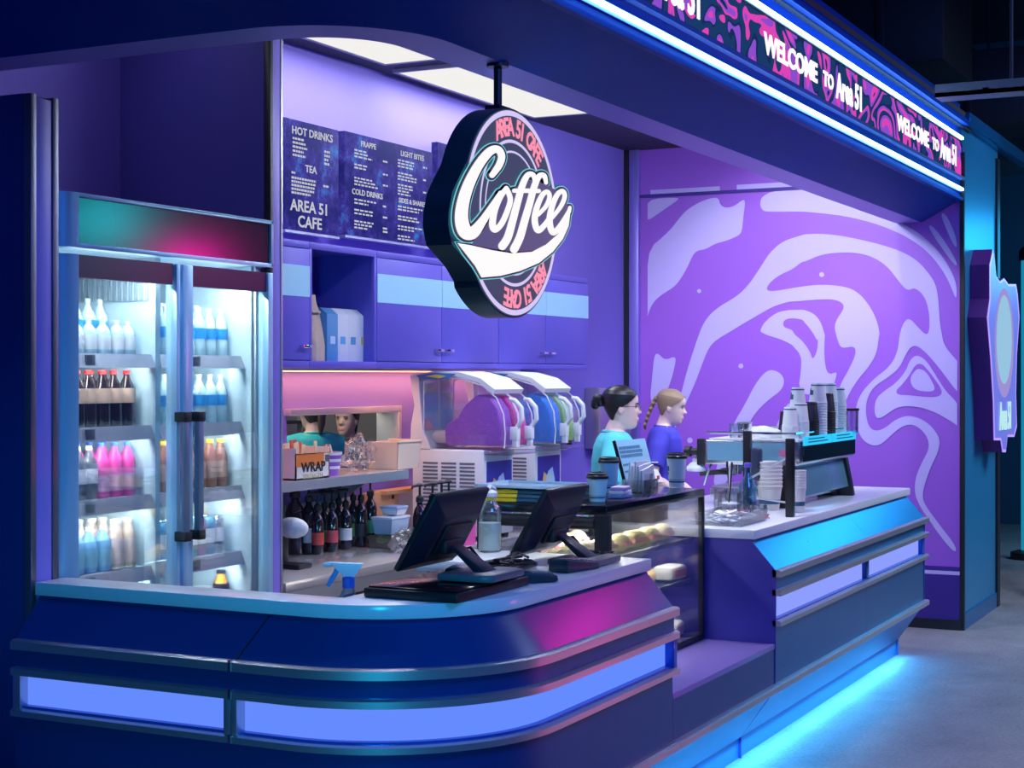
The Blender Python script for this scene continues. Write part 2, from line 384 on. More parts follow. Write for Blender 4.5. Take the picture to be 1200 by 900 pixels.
# welcome banner
def banner_mat():
    m = bpy.data.materials.new('psychedelic_banner'); m.use_nodes = True
    nt = m.node_tree; nt.nodes.clear(); o = nt.nodes.new('ShaderNodeOutputMaterial'); e = nt.nodes.new('ShaderNodeEmission')
    tc = nt.nodes.new('ShaderNodeTexCoord'); mpn = nt.nodes.new('ShaderNodeMapping'); mpn.inputs['Scale'].default_value = (2.2, 1, 2.6)
    n = nt.nodes.new('ShaderNodeTexNoise'); n.inputs['Scale'].default_value = 1.1; n.inputs['Detail'].default_value = 1; n.inputs['Distortion'].default_value = 1.6
    mu = nt.nodes.new('ShaderNodeMath'); mu.operation = 'MULTIPLY'; mu.inputs[1].default_value = 4.2
    fr = nt.nodes.new('ShaderNodeMath'); fr.operation = 'FRACT'
    r = nt.nodes.new('ShaderNodeValToRGB'); r.color_ramp.interpolation = 'CONSTANT'
    r.color_ramp.elements[0].color = (.012, .05, .17, 1); r.color_ramp.elements[1].position = .36; r.color_ramp.elements[1].color = (.85, .07, .55, 1)
    q = r.color_ramp.elements.new(.60); q.color = (.30, .09, .72, 1)
    q = r.color_ramp.elements.new(.86); q.color = (.01, .03, .12, 1)
    for a, b in ((tc.outputs['Object'], mpn.inputs[0]), (mpn.outputs[0], n.inputs[0]), (n.outputs[0], mu.inputs[0]), (mu.outputs[0], fr.inputs[0]), (fr.outputs[0], r.inputs[0]), (r.outputs[0], e.inputs[0]), (e.outputs[0], o.inputs[0])): nt.links.new(a, b)
    e.inputs[1].default_value = .85; return m
by = BYY-.243
t = thing('welcome_banner', 'long backlit pink, purple and navy banner reading WELCOME TO Area 51 on the fascia', 'banner', (7, by, 2.85))
MB().box(3.95, by-.006, 2.85, 10.27, by, 3.06).build('backlit_panel', banner_mat(), t, world=True, smooth=False)
MB().box(3.95, by-.012, 2.842, 10.28, by, 2.85).box(3.95, by-.012, 3.06, 10.28, by, 3.068).build('frame', black, t, world=True, smooth=False)
lt = MB()
for x in (3.98, 6.276, 8.56):
    for w_, s_, u_, k_ in (('WELCOME', .118, .39, .77), ('TO', .092, .955, .17), ('Area 51', .165, 1.33, .46)):
        MB().text(w_, s_, TY(x+u_, by-.0085, 2.945), .002, fit=k_, bold=.03).build('lettering', glow('banner_white', (1, .95, 1), 1.15), t, world=True, smooth=False)
# =============== HALL CEILING DUCTS ===============
du = mat('dark_painted_duct', (.03, .035, .05), .5, .3)
for i, (x, y, z, w_, h_) in enumerate(((9.2, 2.6, 3.9, .5, .55), (11.6, 2.4, 3.75, .5, .6), (13.6, 2.2, 3.6, .45, .6), (15.4, 2.0, 3.5, .4, .55))):
    t = thing('air_duct', '%s dark square duct hanging above the bulkhead, counted from the camera' % ORD[i], 'duct', (x, y, z), group='hall ceiling ducts')
    MB().box(-w_, -.1, 0, w_, 1.6, h_).build('duct_body', du, t, bevel=.01)
    for y_ in (.3, 1.1): MB().box(-w_-.03, y_, -.03, w_+.03, y_+.06, h_+.03).build('flange', du, t, bevel=.005)
    for q in (-w_+.05, w_-.05): MB().cyl((q, .33, h_), (q, .33, 5.2-z), .012).build('hanger_rod', du, t)
a = onY(1108, 113, 1.6)
t = thing('cable_tray', 'dim horizontal metal cable tray crossing the dark hall ceiling', 'cable tray', (a.x, 1.6, a.z))
tr = MB().box(0, -2.5, 0, .16, .05, .02).box(0, -2.5, 0, .01, .05, .06).box(.15, -2.5, 0, .16, .05, .06)
for k in range(12): tr.box(0, -2.4+k*.2, .02, .16, -2.37+k*.2, .03)
tr.build('tray', mat('galvanised', (.3, .32, .36), .35, .9), t, smooth=False)
for q in (-.3, -2.2): MB().cyl((.02, q, .03), (.02, q, 5.2-a.z), .008).build('hanger_rod', du, t)
# =============== SERVICE COUNTERS ===============
lpan = glow('lit_panel_blue', (.13, .26, 1.), 1.0)
lpanr = glow('lit_panel_lilac', (.27, .34, 1.), 1.0)
TX0, TY0, CR = 3.82, 2.12, .45
YT = 3.575; XE = 5.27
cp = lpath(TX0, TY0, CR, YT, XE, 18)
def cs(mb, prof): return sweep(mb, prof, cp)
sc = thing('service_counter', 'curved navy till counter with white top and blue lit band', 'counter', (4.3, 2.6, 0))
def part(name, mb, m, root, **k): return mb.build(name, m, root, world=True, **k)
part('front_panel', cs(MB(), [(-.01, .917), (.10, .79), (.10, .70), (.095, .70), (-.03, .90)]), bluemet if 0 else navy, sc, angle=25)
part('front_panel', cs(MB(), [(.095, .56), (.095, .315), (.06, .315), (.06, .56)]), navy, sc, angle=25)
part('front_panel', cs(MB(), [(.097, .765), (.097, .70), (.08, .70), (.08, .765)]), navy, sc, angle=25)
for z0, z1 in ((.765, .795), (.687, .712), (.562, .585), (.297, .325)):
    part('metal_rail', cs(MB(), [(.122, z0), (.122, z1-.005), (.112, z1), (.085, z1), (.085, z0)]), steel, sc, angle=25)
part('light_panel', cs(MB(), [(.078, .59), (.078, .687), (.07, .687), (.07, .59)]), lpan, sc, angle=25)
part('reveal', cs(MB(), [(.1, .585), (.1, .592), (.06, .592), (.06, .585)]), mat('blue_reveal', (.02, .12, .6), .25, .3), sc, angle=25)
part('mullion', MB().box(TX0-.118, 2.732, .585, TX0-.07, 2.752, .687).box(TX0-.118, 2.755, .585, TX0-.07, 2.778, .687), steel, sc, bevel=.002)
part('mullion', MB().box(TX0-.112, YT-.03, .585, TX0-.07, YT, .687), steel, sc, bevel=.002)
part('mullion', MB().box(XE-.03, TY0-.112, .585, XE, TY0-.07, .687), mat('blue_reveal', (.02, .12, .6), .25, .3), sc, bevel=.002)
jm = MB()   # joint clips on the rails and seam in the panels
for z0, z1 in ((.765, .797), (.687, .714), (.562, .587)): jm.box(TX0-.125, 2.748, z0, TX0-.11, 2.758, z1)
part('joint_clip', jm, chrome, sc)
part('panel_seam', MB().hexa([(TX0-.1015, 2.745, .795), (TX0-.1015, 2.749, .795), (TX0-.095, 2.749, .795), (TX0-.095, 2.745, .795)],
     [(TX0+.0085, 2.70, .917), (TX0+.0085, 2.704, .917), (TX0+.016, 2.704, .917), (TX0+.016, 2.70, .917)]), dark, sc, smooth=False)
skirtm = mat('blue_skirt_panel', (.02, .16, .38), .35, .4)
part('skirt', cs(MB(), [(.095, .30), (-.05, .09), (-.07, .09), (.06, .30)]), skirtm, sc, angle=25)
part('plinth', cs(MB(), [(-.06, .10), (-.06, 0), (-.09, 0), (-.09, .10)]), skirtm, sc, angle=25)
part('counter_body', MB().box(TX0+.03, TY0+.5, .1, TX0+.10, YT, .9).box(TX0+.5, TY0+.03, .1, XE, TY0+.10, .9).box(4.9, 2.2, .1, XE, 2.80, .915).box(TX0+.14, 2.5, .1, 4.85, 3.2, .775), dark, sc, smooth=False)
# stone top: outer edge follows the curve, ledge along the left leg and deep top along the right leg
outer = cp(.015)
inner = [(XE, 2.83), (4.88, 2.83), (4.88, 2.53), (TX0+.125, 2.53), (TX0+.125, YT)]
poly = [Vector((x, y, .917)) for x, y in outer+inner]
part('stone_top', MB().prism(poly, (0, 0, .040)), topwhite, sc, bevel=.006, angle=35)
# ---- low display plinth between the counters
X1, X2 = XE+.002, 6.44
lp = thing('low_ledge_unit', 'low purple-lit ledge unit between the till and coffee counters, under the glass case', 'counter', (5.85, 2.3, 0))
sp = spath(X1, X2-.002, TY0)
def ss(prof, path=sp): return sweep(MB(), prof, path)
part('front_panel', ss([(.095, .468), (.095, .315), (.06, .315), (.06, .468)]), navy, lp)
ledgem = mat('purple_lit_ledge_top', (.30, .22, .62), .22, .1)  # purple light from above put into the top's colour
part('ledge_top', ss([(.097, .49), (.097, .468), (-.80, .468), (-.80, .49)]), ledgem, lp, bevel=.003)
part('metal_rail', ss([(.122, .297), (.122, .320), (.112, .325), (.085, .325), (.085, .297)]), steel, lp)
part('skirt', ss([(.095, .30), (-.05, .09), (-.07, .09), (.06, .30)]), skirtm, lp)
part('plinth', ss([(-.06, .10), (-.06, 0), (-.09, 0), (-.09, .10)]), skirtm, lp)
# ---- coffee counter
X3, X4 = 6.44, 9.235
cc = thing('coffee_counter', 'long straight blue metal coffee counter with white top under the espresso machine', 'counter', (7.8, 2.5, 0))
sp2 = spath(X3, X4, TY0)
def s2(prof): return sweep(MB(), prof, spath(X3+.007, X4-.007, TY0))
XD = 7.95
for xa, xb in ((X3+.007, XD-.001), (XD+.001, X4-.007)):
    part('front_panel', sweep(MB(), [(-.01, .917), (.10, .79), (.06, .79), (-.05, .90)], spath(xa, xb, TY0)), bluemet, cc)
    part('front_panel', sweep(MB(), [(.095, .56), (.095, .315), (.06, .315), (.06, .56)], spath(xa, xb, TY0)), bluemet, cc)
sp2b = spath(X3+.007, X4-.007, TY0)
part('front_panel', s2([(.097, .765), (.097, .70), (.08, .70), (.08, .765)]), bluemet, cc)
for z0, z1 in ((.765, .795), (.687, .712), (.562, .585), (.297, .325)):
    part('metal_rail', sweep(MB(), [(.122, z0), (.122, z1-.005), (.112, z1), (.085, z1), (.085, z0)], spath(X3, X4+.02, TY0)), steel, cc)
for xa, xb in ((X3+.03, XD-.03), (XD+.03, X4-.07)):
    part('light_panel', sweep(MB(), [(.078, .59), (.078, .687), (.07, .687), (.07, .59)], spath(xa, xb, TY0)), lpanr, cc)
part('reveal', s2([(.1, .585), (.1, .592), (.06, .592), (.06, .585)]), mat('blue_reveal', (.02, .12, .6), .25, .3), cc)
part('mullion', MB().box(XD-.025, TY0-.1, .585, XD+.025, TY0-.06, .69), navy, cc, bevel=.002)
part('mullion', MB().box(X4-.06, TY0-.1, .585, X4, TY0-.06, .69), mat('blue_reveal', (.02, .12, .6), .25, .3), cc, bevel=.002)
part('skirt', s2([(.095, .30), (-.05, .09), (-.07, .09), (.06, .30)]), skirtm, cc)
part('plinth', s2([(-.06, .10), (-.06, 0), (-.09, 0), (-.09, .10)]), skirtm, cc)
sidep = [Vector((X3, TY0-o, z)) for o, z in ((-.01, .917), (.101, .79), (.0975, .30), (-.05, .09), (-.05, 0), (-.83, 0), (-.83, .917))]
part('side_panel', MB().prism(sidep, (.0065, 0, 0)), mat('purple_lit_side_panel', (.06, .055, .40), .4, .15, var=.1), cc, smooth=False)  # near side's purple light is part of the panel colour
sidep = [v+Vector((X4-X3-.0065, 0, 0)) for v in sidep]
part('side_panel', MB().prism(sidep, (.0065, 0, 0)), bluemet, cc, smooth=False)
part('counter_body', MB().box(X3+.02, TY0+.08, .1, X4-.02, 2.93, .91), dark, cc, smooth=False)
part('stone_top', MB().box(X3-.012, TY0-.015, .917, X4+.012, 2.96, .957), topwhite, cc, bevel=.006)
for i, (xa, xb) in enumerate(((XE-.6, 6.4), (6.45, 9.2))):
    pass
# =============== GLASS DISPLAY CASE ===============
DX0, DX1, DY0, DY1 = 5.385, 6.425, 2.325, 2.86
dz0, dz1 = .491, 1.124
dc = thing('display_case', 'black framed glass food display case with pastries inside', 'display case', (5.9, 2.6, dz0))
fr = blackg
fm = MB()
fm.box(DX0, DY0, dz1-.035, DX1, DY1, dz1)
part('top_panel', fm, blackg, dc, bevel=.003)
part('base_frame', MB().box(DX0, DY0, dz0, DX1, DY1, dz0+.02), black, dc, bevel=.002)
for (x, y, w) in ((DX0, DY0, .05), (DX1-.022, DY0, .022), (DX0, DY1-.03, .03), (DX1-.022, DY1-.03, .022)):
    part('corner_post', MB().box(x, y, dz0+.02, x+w, y+w, dz1-.035), black, dc, bevel=.002)
part('top_rail', MB().cyl((DX0+.015, DY0+.05, dz1-.065), (DX0+.015, DY1-.03, dz1-.065), .024), black, dc)
gm = MB().box(DX0+.05, DY0+.004, dz0+.02, DX1-.022, DY0+.010, dz1-.035)
part('glass_pane', gm, clear, dc, smooth=False)
part('glass_pane', MB().box(DX0+.005, DY0+.05, dz0+.02, DX0+.011, DY1-.03, dz1-.035), clear, dc, smooth=False)
part('glass_pane', MB().box(DX1-.012, DY0+.022, dz0+.02, DX1-.006, DY1-.03, dz1-.035), clear, dc, smooth=False)
shz = (.735, .905)
for z in shz:
    part('shelf', MB().box(DX0+.03, DY0+.05, z, DX1-.03, DY1-.03, z+.010), glass('shelf_glass', (.8, .92, .95), .12), dc, smooth=False)
    part('shelf_edge', MB().box(DX0+.03, DY0+.045, z-.004, DX1-.03, DY0+.052, z+.014), silver, dc, smooth=False)
part('lamp_housing', MB().box(DX0+.06, DY0+.2, dz1-.05, DX1-.05, DY0+.25, dz1-.036), silver, dc)
crust = mat('golden_crust', (.62, .42, .16), .6, var=.35, vscale=40, bump=(60, .5))
yel = mat('pale_pastry', (.85, .72, .34), .6, var=.25, vscale=40, bump=(60, .5))
pinkf = mat('pink_filling', (.62, .25, .24), .5, var=.3, vscale=60)
wrapm = mat('paper_wrap', (.75, .72, .68), .5, var=.15, vscale=30, bump=(30, .6))
traym = mat('steel_tray', (.5, .5, .52), .3, .9)
def pastry(kind, loc, label, group, rz=0):
    if kind == 'roll':
        t = thing('bread_roll', label, 'bread roll', loc, rz, group)
        MB().ball((0, 0, .03), .062, .045, .034).ball((.02, 0, .036), .04, .04, .030).ball((-.025, 0, .035), .035, .04, .030).build('bun', yel, t)
        MB().limb([(-.05, -.034, .028), (0, -.045, .03), (.05, -.034, .028)], .010).build('filling', pinkf, t)
    elif kind == 'croissant':
        t = thing('croissant', label, 'croissant', loc, rz, group)
        c = MB()
        for k in range(7):
            a = (k-3)*.33; r = .034-.006*abs(k-3)
            c.ball((.07*math.sin(a), .05*(1-math.cos(a))-.02, .005+r*.8), .022, r, r, 10, 7)
        c.build('pastry', crust, t)
    else:
        t = thing('wrapped_sandwich', label, 'sandwich', loc, rz, group)
        MB().box(-.075, -.05, 0, .075, .05, .06).build('paper', wrapm, t, bevel=.02)
        MB().box(-.055, -.0505, .015, .055, -.048, .045).build('filling', pinkf, t, bevel=.001)
    return t
k = 0
for i in range(6):
    pastry('roll', (DX0+.13+i*.155, DY0+.14, .915), 'yellow filled roll, front row of the glass case top shelf, %s from the till' % ORD[i], 'rolls in the case', .2*(i % 3-1))
for i in range(4):
    pastry('roll', (DX0+.12+i*.12, DY0+.34, .915), 'yellow roll, rear row of the glass case top shelf, %s from the till' % ORD[i], 'rolls in the case', .3*(i % 2))
for i in range(5):
    pastry('croissant', (DX0+.15+i*.15, DY0+.16, .745), 'golden croissant on the glass case lower shelf, %s from the till' % ORD[i], 'croissants in the case', .4)
for i in range(3):
    pastry('wrap', (DX1-.105-i*.2, DY0+.115, .512), 'wrapped sandwich on the glass case floor, %s from the coffee counter' % ORD[i], 'sandwiches in the case', .15)
for i in range(3):
    pastry('wrap', ((DX1-.105, DX1-.34, DX1-.54)[i], (DY0+.115, DY0+.36, DY0+.36)[i], .747), 'wrapped sandwich on the glass case lower shelf, %s from the coffee counter' % ORD[i], 'sandwiches in the case', -.1)
# =============== DRINKS FRIDGE ===============
fx0, fx1, fy0, fz1 = 3.985, 5.172, 3.65, 2.20
fhz = 2.02
fg = thing('drinks_fridge', 'tall two-door glass drinks fridge with pale blue frame and dark header', 'fridge', (4.58, 3.98, 0))
fb = mat('pale_blue_enamel', (.42, .68, .88), .3, .35)
body = MB().box(fx0, fy0+.05, .1, fx0+.035, 4.36, fz1).box(fx1-.035, fy0+.05, .1, fx1, 4.36, fz1).box(fx0, 4.30, .1, fx1, 4.36, fz1)
body.box(fx0, fy0+.05, fhz, fx1, 4.36, fz1-.002).box(fx0, fy0+.05, 0, fx1, 4.36, .28)
part('cabinet', body, silver, fg, bevel=.004)
# interior liner
ii = MB().box(fx0+.036, 4.28, .28, fx1-.036, 4.299, fhz).box(fx0+.036, fy0+.06, .28, fx0+.05, 4.28, fhz).box(fx1-.05, fy0+.06, .28, fx1-.036, 4.28, fhz)
ii.box(fx0+.036, fy0+.06, .28, fx1-.036, 4.28, .29).box(4.585, fy0+.09, .29, 4.612, 4.28, fhz)
part('liner', ii, frwhite, fg, smooth=False)
gr = MB()
for i in range(20): gr.box(4.577, 3.77+i*.025, 1.87, 4.5845, 3.782+i*.025, 1.985)
part('air_grille', gr, mat('grille_grey', (.25, .32, .38), .5), fg, smooth=False)
# header
part('header_frame', MB().box(4.075, fy0-.01, fhz, fx1, fy0+.05, fhz+.014).box(4.075, fy0-.01, fz1-.014, fx1, fy0+.05, fz1).box(fx1-.016, fy0-.01, fhz, fx1, fy0+.05, fz1), fb, fg, bevel=.002)
part('header_panel', MB().box(4.08, fy0, fhz+.012, fx1-.014, fy0+.04, fz1-.012), mat('dark_header_glass', (.006, .02, .035), .17, 0.), fg, smooth=False)
col = [(fx0-.012+.045*(1-math.cos(a)) if 0 else fx0+.09*(1-math.cos(a)), fy0+.06-.07*math.sin(a)) for a in [i*PI/2/8 for i in range(9)]]
def colmb(z0, z1): return MB().prism([Vector((x, y, z0)) for x, y in col+[(fx0+.09, fy0+.06)]], (0, 0, z1-z0))
part('rounded_column', colmb(fhz, fz1), fb, fg, angle=30)
part('kick_plate', MB().box(fx0, fy0+.01, .02, fx1, fy0+.06, .26), black, fg, bevel=.004)
def door(xa, xb, wl, wr, handle_left):
    z0, z1 = .28, fhz-.022
    d = MB()
    if wl < .07: d.box(xa, fy0-.008, z0, xa+wl, fy0+.04, z1)
    d.box(xb-wr, fy0-.008, z0, xb, fy0+.04, z1)
    o = d.box(xa, fy0, z0, xb, fy0+.04, z0+.06).build('door', fb, fg, world=True, bevel=.003)
    if wl > .07:
        q = colmb(z0, z1).build('stile', fb, o, angle=30); q.data.transform(fg.matrix_basis.inverted())
    q = MB().box(xa+wl*.9, fy0+.002, z1-.075, xb-.03, fy0+.03, z1).build('head_rail', mat('plum_gloss_rail', (.045, .015, .06), .32), o); q.data.transform(fg.matrix_basis.inverted())
    q = MB().box(xa+wl, fy0+.012, z0+.06, xb-wr, fy0+.018, z1-.07).build('glass_pane', glass('door_glass', (.97, .99, 1), .02), o, smooth=False); q.data.transform(fg.matrix_basis.inverted())
    hx = xb-.012 if not handle_left else xa+.052
    hz0, hz1 = 1.02, 1.46
    hm = MB().box(hx-.016, fy0-.05, hz0, hx+.016, fy0-.026, hz1)
    q = hm.build('handle', mat('slate_handle', (.22, .30, .40), .35, .6), o, bevel=.006); q.data.transform(fg.matrix_basis.inverted())
    for zz in (hz0-.01, hz1-.025):
        q = MB().box(hx-.019, fy0-.055, zz, hx+.019, fy0-.005, zz+.035).build('handle_end', black, o, bevel=.003); q.data.transform(fg.matrix_basis.inverted())
door(fx0, 4.602, .095, .02, False)
door(4.618, fx1, .058, .032, True)
part('door_lamp', MB().box(4.15, fy0+.02, 1.965, 4.32, fy0+.03, 1.985), glow('fridge_tag_glow', (.9, .8, 1), 1.2), fg)
tl = MB()
for x in (4.10, 4.65): tl.cyl((x, fy0+.06, 1.985), (x+.42, fy0+.06, 1.985), .009, n=8)
part('light_tube', tl, glow('fridge_tube', (.86, .97, 1.), 5.), fg)
shl = (1.672, 1.418, 1.170, .915, .665)
strip = mat('price_rail', (.35, .38, .48), .3, .2)
for bx0, bx1 in ((fx0+.055, 4.58), (4.617, fx1-.055)):
    for z in shl:
        o = part('shelf', MB().box(bx0, fy0+.12, z-.02, bx1, 4.27, z), frwhite, fg, smooth=False)
        q = MB().hexa([(bx0, fy0+.085, z-.045), (bx1, fy0+.085, z-.045), (bx1, fy0+.12, z-.04), (bx0, fy0+.12, z-.04)],
                      [(bx0, fy0+.105, z+.004), (bx1, fy0+.105, z+.004), (bx1, fy0+.12, z+.004), (bx0, fy0+.12, z+.004)]).build('price_rail', strip, o, smooth=False)
        q.data.transform(fg.matrix_basis.inverted())
        q = MB().box(bx0+.18, fy0+.088, z-.04, bx0+.225, fy0+.094, z-.002).build('price_tag', mat('grey_tag', (.12, .14, .17), .5), o, smooth=False)
        q.data.transform(fg.matrix_basis.inverted())
# ---- drinks
def bottle(name, cat, h, r, liquid, cap, lab, lz=(.35, .6), neck=.32, shoulder=.62, lid_h=.016, cr=None):
    t = thing(name, '', cat, (0, 0, -5))
    nr = r*neck if cr is None else cr
    MB().lathe([(r*.86, .0), (r, .008), (r, h*.22), (r*.96, h*.3), (r, h*shoulder), (r*.8, h*(shoulder+.12)), (nr*1.05, h*.88), (nr, h-lid_h)], n=14).build('bottle_body', liquid, t)
    MB().lathe([(nr*1.18, h-lid_h), (nr*1.18, h-.002), (nr*.9, h)], n=12).build('cap', cap, t)
    if lab: MB().lathe([(r*1.02, h*lz[0]), (r*1.02, h*lz[1])], n=14, caps=False).build('label', lab, t)
    return t
def can(liquid, top):
    t = thing('slim_can', '', 'drink can', (0, 0, -5))
    MB().lathe([(.022, 0), (.027, .008), (.027, .145), (.021, .157)], n=14).build('can_body', liquid, t)
    MB().lathe([(.021, .157), (.022, .160), (.019, .160)], n=14).build('lid', top, t)
    MB().lathe([(.0274, .05), (.0274, .11)], n=14, caps=False).build('label', mat('can_band', (.85, .9, .95), .4), t)
    return t
cola = mat('cola_liquid', (.018, .008, .008), .08, coat=.5); redcap = mat('red_cap', (.6, .03, .03), .4); tanl = mat('red_tan_label', (.75, .5, .36), .5, var=.3, vscale=30)
water = mat('clear_water_bottle', (.50, .74, .86), .08, coat=.6, var=.25, vscale=25); bcap = mat('pale_cap', (.75, .85, .95), .4); blulab = mat('blue_water_label', (.03, .30, .70), .4, var=.3, vscale=25)
pinkd = mat('pink_drink', (.78, .08, .36), .1, coat=.5); bluecap = mat('blue_cap', (.05, .15, .7), .4)
smokey = mat('dark_clear_drink', (.10, .11, .14), .08, coat=.5); whitel = mat('white_label', (.75, .78, .82), .5, var=.12, vscale=30)
bluedr = mat('pale_blue_drink', (.20, .45, .72), .1, coat=.5); milk = mat('iced_coffee_drink', (.68, .52, .42), .2, coat=.3); wcap = mat('white_cap', (.82, .84, .86), .4)
amber = mat('amber_drink', (.26, .10, .07), .1, coat=.5); ycap = mat('yellow_cap', (.8, .55, .06), .4); tan2 = mat('brown_cream_label', (.50, .32, .26), .5, var=.4, vscale=35)
canm = [mat('can_blue', (.12, .45, .75), .25, .6), mat('can_purple', (.28, .06, .35), .25, .6), mat('can_silver', (.6, .66, .72), .25, .8), mat('can_teal', (.1, .5, .5), .25, .6)]
oranged = mat('orange_drink', (.8, .32, .03), .1, coat=.5); blacklab = mat('black_label', (.02, .02, .03), .4); redd = mat('coral_drink', (.75, .16, .12), .15, coat=.4)
P_ = {
 'small': bottle('water_bottle', 'bottle', .135, .030, water, bcap, whitel, (.15, .55)),
 'sports': bottle('sports_drink_bottle', 'bottle', .225, .033, water, bcap, blulab, (.3, .62)),
 'water': bottle('water_bottle', 'bottle', .205, .031, water, bcap, blulab, (.36, .58)),
 'cola': bottle('cola_bottle', 'bottle', .222, .034, cola, redcap, tanl, (.42, .68), .36),
 'dark': bottle('soft_drink_bottle', 'bottle', .205, .033, smokey, wcap, whitel, (.3, .58)),
 'pink': bottle('soft_drink_bottle', 'bottle', .215, .033, pinkd, bluecap, mat('pink_white_label', (.85, .45, .62), .4, var=.35, vscale=25), (.12, .42)),
 'blue': bottle('soft_drink_bottle', 'bottle', .175, .033, bluedr, wcap, mat('blue_green_label', (.25, .55, .72), .4, var=.4, vscale=25), (.12, .5)),
 'milk': bottle('iced_coffee_bottle', 'bottle', .195, .034, milk, wcap, mat('pink_dot_label', (.8, .62, .62), .4, var=.3, vscale=30), (.12, .6), .55),
 'amber': bottle('iced_tea_bottle', 'bottle', .205, .030, amber, ycap, tan2, (.2, .55), .45),
 'can': can(canm[0], silver), 'can1': can(canm[1], silver), 'can2': can(canm[2], silver), 'can3': can(canm[3], silver),
 'orange': bottle('juice_bottle', 'bottle', .20, .034, oranged, blacklab, blacklab, (.4, .72), .5),
 'coral': bottle('juice_bottle', 'bottle', .14, .030, redd, blacklab, mat('coral_label', (.6, .2, .2), .4), (.2, .5), .5)}
TXT = {'small': 'small clear bottle with pale label', 'sports': 'tall clear bottle with broad blue label', 'water': 'clear water bottle with blue label', 'cola': 'red-capped dark cola bottle',
 'dark': 'dark soft drink bottle with white label', 'pink': 'pink soft drink bottle with blue cap', 'blue': 'pale blue soft drink bottle', 'milk': 'tan iced coffee bottle with white cap',
 'amber': 'amber drink bottle with yellow cap', 'can': 'slim blue can', 'can1': 'slim purple can', 'can2': 'slim silver can', 'can3': 'slim teal can', 'orange': 'orange juice bottle with black label', 'coral': 'small coral juice bottle with black cap'}
GRP = {'small': 'small bottles', 'sports': 'sports bottles', 'water': 'water bottles', 'cola': 'cola bottles', 'dark': 'soft drinks', 'pink': 'soft drinks', 'blue': 'soft drinks', 'milk': 'iced coffees', 'amber': 'iced teas', 'can': 'slim cans', 'can1': 'slim cans', 'can2': 'slim cans', 'can3': 'slim cans', 'orange': 'juices', 'coral': 'juices'}
LEV = ['top', 'second', 'third', 'fourth', 'lowest']
used = set()
def place(kind, x, y, z, label):
    if kind not in used:
        used.add(kind); o = P_[kind]; o.location = (x, y, z); o['label'] = label; o.scale = (.92, .92, .90)
    else: o = dup(P_[kind], (x, y, z), label)
    o['group'] = GRP[kind]+' in the fridge'; return o
LX = [4.13+.066*i for i in range(7)]; RX = [4.665+.068*i for i in range(7)]
rows = [('left', 0, LX, ['small']*7, fy0+.17), ('left', 0, LX, ['water', None, 'water', 'sports', 'sports', 'sports', 'sports'], fy0+.30),
 ('left', 1, LX, ['cola']*7, fy0+.17), ('left', 1, LX, ['cola']*7, fy0+.28),
 ('left', 2, LX, ['dark', 'dark', 'dark', 'dark', 'pink', 'pink', 'pink'], fy0+.17), ('left', 2, LX, ['dark', 'dark', 'dark', 'dark', 'pink', 'pink', 'pink'], fy0+.28),
 ('left', 3, LX, ['blue', 'blue', 'blue', 'blue', 'blue', 'milk', 'milk'], fy0+.17), ('left', 3, LX, ['blue', 'blue', 'blue', 'blue', 'milk', 'milk', 'milk'], fy0+.28),
 ('right', 0, RX, ['water']*7, fy0+.17), ('right', 0, RX, ['sports']*7, fy0+.29),
 ('right', 1, RX, ['water']*7, fy0+.17), ('right', 1, RX, ['water']*7, fy0+.28),
 ('right', 2, RX, ['amber']*7, fy0+.17), ('right', 2, RX, ['amber']*7, fy0+.28),
 ('right', 3, [4.665+.055*i for i in range(8)], ['can2', 'can', 'can2', 'can', 'can3', 'can1', 'can', 'can2'], fy0+.17), ('right', 3, [4.675+.055*i for i in range(8)], ['can', 'can3', 'can', 'can2', 'can1', 'can1', 'can', 'can2'], fy0+.245),
 ('right', 4, RX, ['coral', None, 'coral', 'coral', None, None, 'orange'], fy0+.17), ('left', 4, LX, ['coral', None, None, None, 'orange'], fy0+.2)]
for side, lv, xs, ks, y in rows:
    n = 0; rw = 'front row' if y < fy0+.22 else 'back row'
    for i, kd in enumerate(ks):
        if kd is None: continue
        place(kd, xs[i]+random.uniform(-.004, .004), y+random.uniform(-.004, .004), shl[lv]+.001,
              '%s, %s from left in %s, %s %s shelf' % (TXT[kd], ORD[i], rw, LEV[lv], side+'-door'))
# =============== BACK OF THE SHOP ===============
# ---- ceiling light panels
for i, (xa, xb, ya, yb) in enumerate(((5.50, 6.80, 3.70, 4.12), (7.02, 8.60, 3.74, 4.18))):
    t = thing('ceiling_light', ('rectangular white ceiling light panel nearest the fridge' , 'rectangular white ceiling light panel behind the hanging sign rod')[i], 'ceiling light', ((xa+xb)/2, (ya+yb)/2, 3.13), group='ceiling light panels')
    MB().box(xa-.02, ya-.02, 3.13, xa, yb+.02, 3.149).box(xb, ya-.02, 3.13, xb+.02, yb+.02, 3.149).box(xa, ya-.02, 3.13, xb, ya, 3.149).box(xa, yb, 3.13, xb, yb+.02, 3.149).build('frame', mat('grey_light_frame', (.25, .25, .3), .5), t, world=True)
    MB().box(xa, ya, 3.133, xb, yb, 3.147).build('diffuser', glow('diffuser_white', (1., .98, .95), .9), t, world=True)
